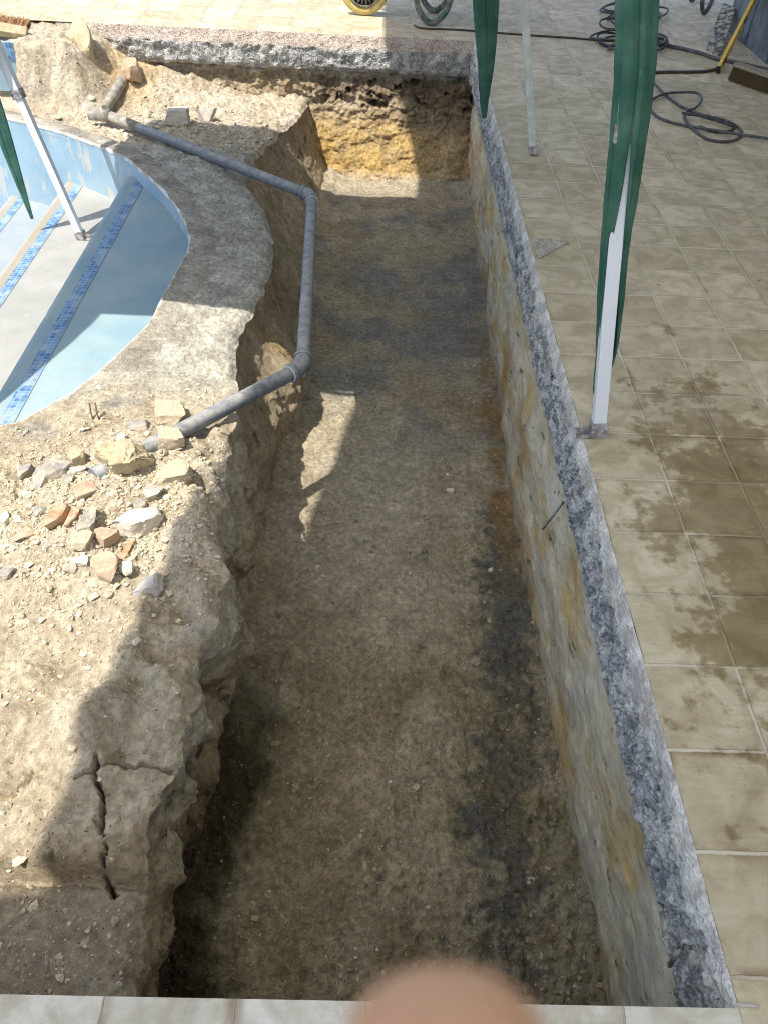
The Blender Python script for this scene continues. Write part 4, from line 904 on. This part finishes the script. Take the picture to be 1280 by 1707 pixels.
# splashed board
bl, br_ = onz(1176, 84), onz(1199, 94); u_ = Vector(br_-bl); top_l = Vector(onX(1204, 6, 3.0)); bm_ = MB()
A = [Vector(bl), Vector(br_), None, None]; up_ = (top_l - Vector(bl)); A[2] = A[1] + up_*.985; A[3] = A[0] + up_
nrm = u_.cross(up_).normalized()*.018
vv = [bm_.bm.verts.new(p + nrm*k) for k in (-.5, .5) for p in A]
for f in ((0, 1, 2, 3), (7, 6, 5, 4), (0, 4, 5, 1), (1, 5, 6, 2), (2, 6, 7, 3), (3, 7, 4, 0)): bm_.bm.faces.new([vv[i] for i in f])
setp(bm_.build('board', M['board']), 'mortar-splashed grey board leaning by the wall behind the level', 'board')
# dark tube loop standing at the far right
lp = onz(1171, 27); U = spline([(lp[0]-.04, lp[1]+.02, .75), (lp[0]-.055, lp[1]+.02, .40), (lp[0]-.05, lp[1]+.0, .14), (lp[0]-.0, lp[1], .025), (lp[0]+.05, lp[1]+.03, .10), (lp[0]+.085, lp[1]+.06, .30), (lp[0]+.10, lp[1]+.1, .75)], 6)
ch = empty('metal_chair', tuple(lp), 'dark bent tube chair legs at the far right by the wall', 'chair')
MB().tube(U, .020, 10).build('leg', M['tubegrey'], ch); MB().tube(U+np.array([.02, .5, 0]), .020, 10).build('leg', M['tubegrey'], ch)
MB().box((lp[0]+.05, lp[1]+.29, .76), (.42, .56, .03), bevel=.01).build('seat', M['tubegrey'], ch)
# broom heads
def bristles(mb, c, L, W, H, ax, ay, az, k, spread):
    for i in range(k):
        s_, t_ = random.uniform(-.5, .5), random.uniform(-.5, .5); p = Vector(c)+ax*(s_*L)+ay*(t_*W); q = p + az*H*random.uniform(.9, 1.05) + ax*(s_*spread+random.gauss(0, .006)) + ay*(t_*spread*.4+random.gauss(0, .006))
        r_ = .0022; e1 = ax*r_; e2 = ay*r_; v = [mb.bm.verts.new(x) for x in (p-e1-e2, p+e1-e2, p+e2, q-e1*.6, q+e1*.6, q+e2*.6)]
        for f in ((0, 1, 4, 3), (1, 2, 5, 4), (2, 0, 3, 5)): mb.bm.faces.new([v[j] for j in f])
bl_, br_ = onz(-45, 53, .02), onz(47, 50, .02); ax = Vector(unit(br_-bl_)); az = Vector((.0, .88, .47)).normalized(); ax = (ax-az*ax.dot(az)).normalized(); ay = az.cross(ax)
Lb = float(np.linalg.norm(br_-bl_)); c0 = Vector((bl_+br_)/2)
bro = empty('broom', tuple(c0), 'broom head with tan bristles lying on the far left slab', 'broom')
MB().beam(c0-ax*Lb/2+Vector((0, 0, .012)), c0+ax*Lb/2+Vector((0, 0, .012)), .085, .055, up=tuple(ay), bevel=.008).build('broom_head', M['wood'], bro)
mb = MB(); bristles(mb, c0+az*.035+Vector((0, 0, .012)), Lb*.96, .05, .085, ax, ay, az, 900, .04); mb.build('bristles', M['bristle'], bro)
q0, q1 = onz(1222, 121, .05), onz(1330, 158, .05); ax = Vector(unit(q1-q0)); ax.z = 0; ax.normalize(); az = Vector((0, 0, -1)); ay = az.cross(ax)
c0 = Vector((q0+q1)/2); Lb = float(np.linalg.norm(q1-q0))
b2 = empty('broom', (c0[0], c0[1], 0), 'dusty broom head with brown bristles at the right border of the terrace', 'broom')
MB().box(c0+Vector((0, .0, .058)), (Lb, .085, .022), Matrix((ax, -ay, Vector((0, 0, 1)))).transposed(), bevel=.005).build('broom_head', M['woodgrey'], b2)
mb = MB(); bristles(mb, c0+Vector((0, 0, .05)), Lb*.98, .078, .098, ax, ay, az, 2600, .02); mb.build('bristles', M['bristledark'], b2)

# ------------------------------------------------------------------ the photographer's hand in front of the lens
def cs(a, b, c): return Vector(CAM + CR*a + CU*b + CF*c)      # right, up, forward of the lens, metres
hm = bpy.data.meshes.new('hand'); bm = bmesh.new(); sk_ = bm.verts.layers.skin.verify()
def chain(pts, root=False):
    vs = []
    for (a, b, c, r) in pts:
        v = bm.verts.new(cs(a, b, c)); v[sk_].radius = (r, r); vs.append(v)
    for p, q in zip(vs[:-1], vs[1:]): bm.edges.new((p, q))
    vs[0][sk_].use_root = True; return vs
D = .0585; tx, ty = .0765*D, -.527*D
chain([(tx+.012, ty-.118, D-.050, .013), (tx+.008, ty-.092, D-.040, .0105), (tx+.004, ty-.050, D-.020, .0100), (tx+.001, ty-.027, D-.006, .0112), (tx, ty-.012, D-.001, .0110), (tx, ty-.002, D, .0070)])
chain([(tx+.034, ty-.122, D-.055, .013), (tx+.032, ty-.092, D-.032, .0102), (tx+.030, ty-.062, D-.048, .0090), (tx+.029, ty-.060, D-.072, .0082)])
chain([(tx+.054, ty-.130, D-.060, .012), (tx+.053, ty-.102, D-.040, .0098), (tx+.051, ty-.075, D-.055, .0088), (tx+.050, ty-.074, D-.078, .0080)])
chain([(tx+.072, ty-.142, D-.066, .011), (tx+.072, ty-.116, D-.050, .0085), (tx+.070, ty-.096, D-.064, .0075), (tx+.069, ty-.096, D-.082, .0068)])
chain([(tx+.006, ty-.185, D-.085, .016), (tx-.018, ty-.160, D-.085, .0125), (tx-.026, ty-.128, D-.088, .0105), (tx-.022, ty-.100, D-.092, .0085)])
chain([(tx+.040, ty-.27, D-.10, .024), (tx+.040, ty-.215, D-.09, .024), (tx+.040, ty-.175, D-.08, .026), (tx+.030, ty-.135, D-.062, .017)])
chain([(tx+.022, ty-.185, D-.082, .018), (tx+.016, ty-.135, D-.058, .015)]); chain([(tx+.055, ty-.185, D-.082, .018), (tx+.060, ty-.140, D-.066, .015)])
bm.to_mesh(hm); bm.free()
ho = link('hand', hm, M['skin']); setp(ho, 'photographer\'s blurred fingertip poking in at the lower border', 'hand')
md = ho.modifiers.new('skin', 'SKIN'); md.use_smooth_shade = True
md = ho.modifiers.new('sub', 'SUBSURF'); md.levels = 2; md.render_levels = 2
md = ho.modifiers.new('join', 'REMESH'); md.mode = 'VOXEL'; md.voxel_size = .0016; md.use_smooth_shade = True
md = ho.modifiers.new('smooth', 'SMOOTH'); md.iterations = 6; md.factor = .5
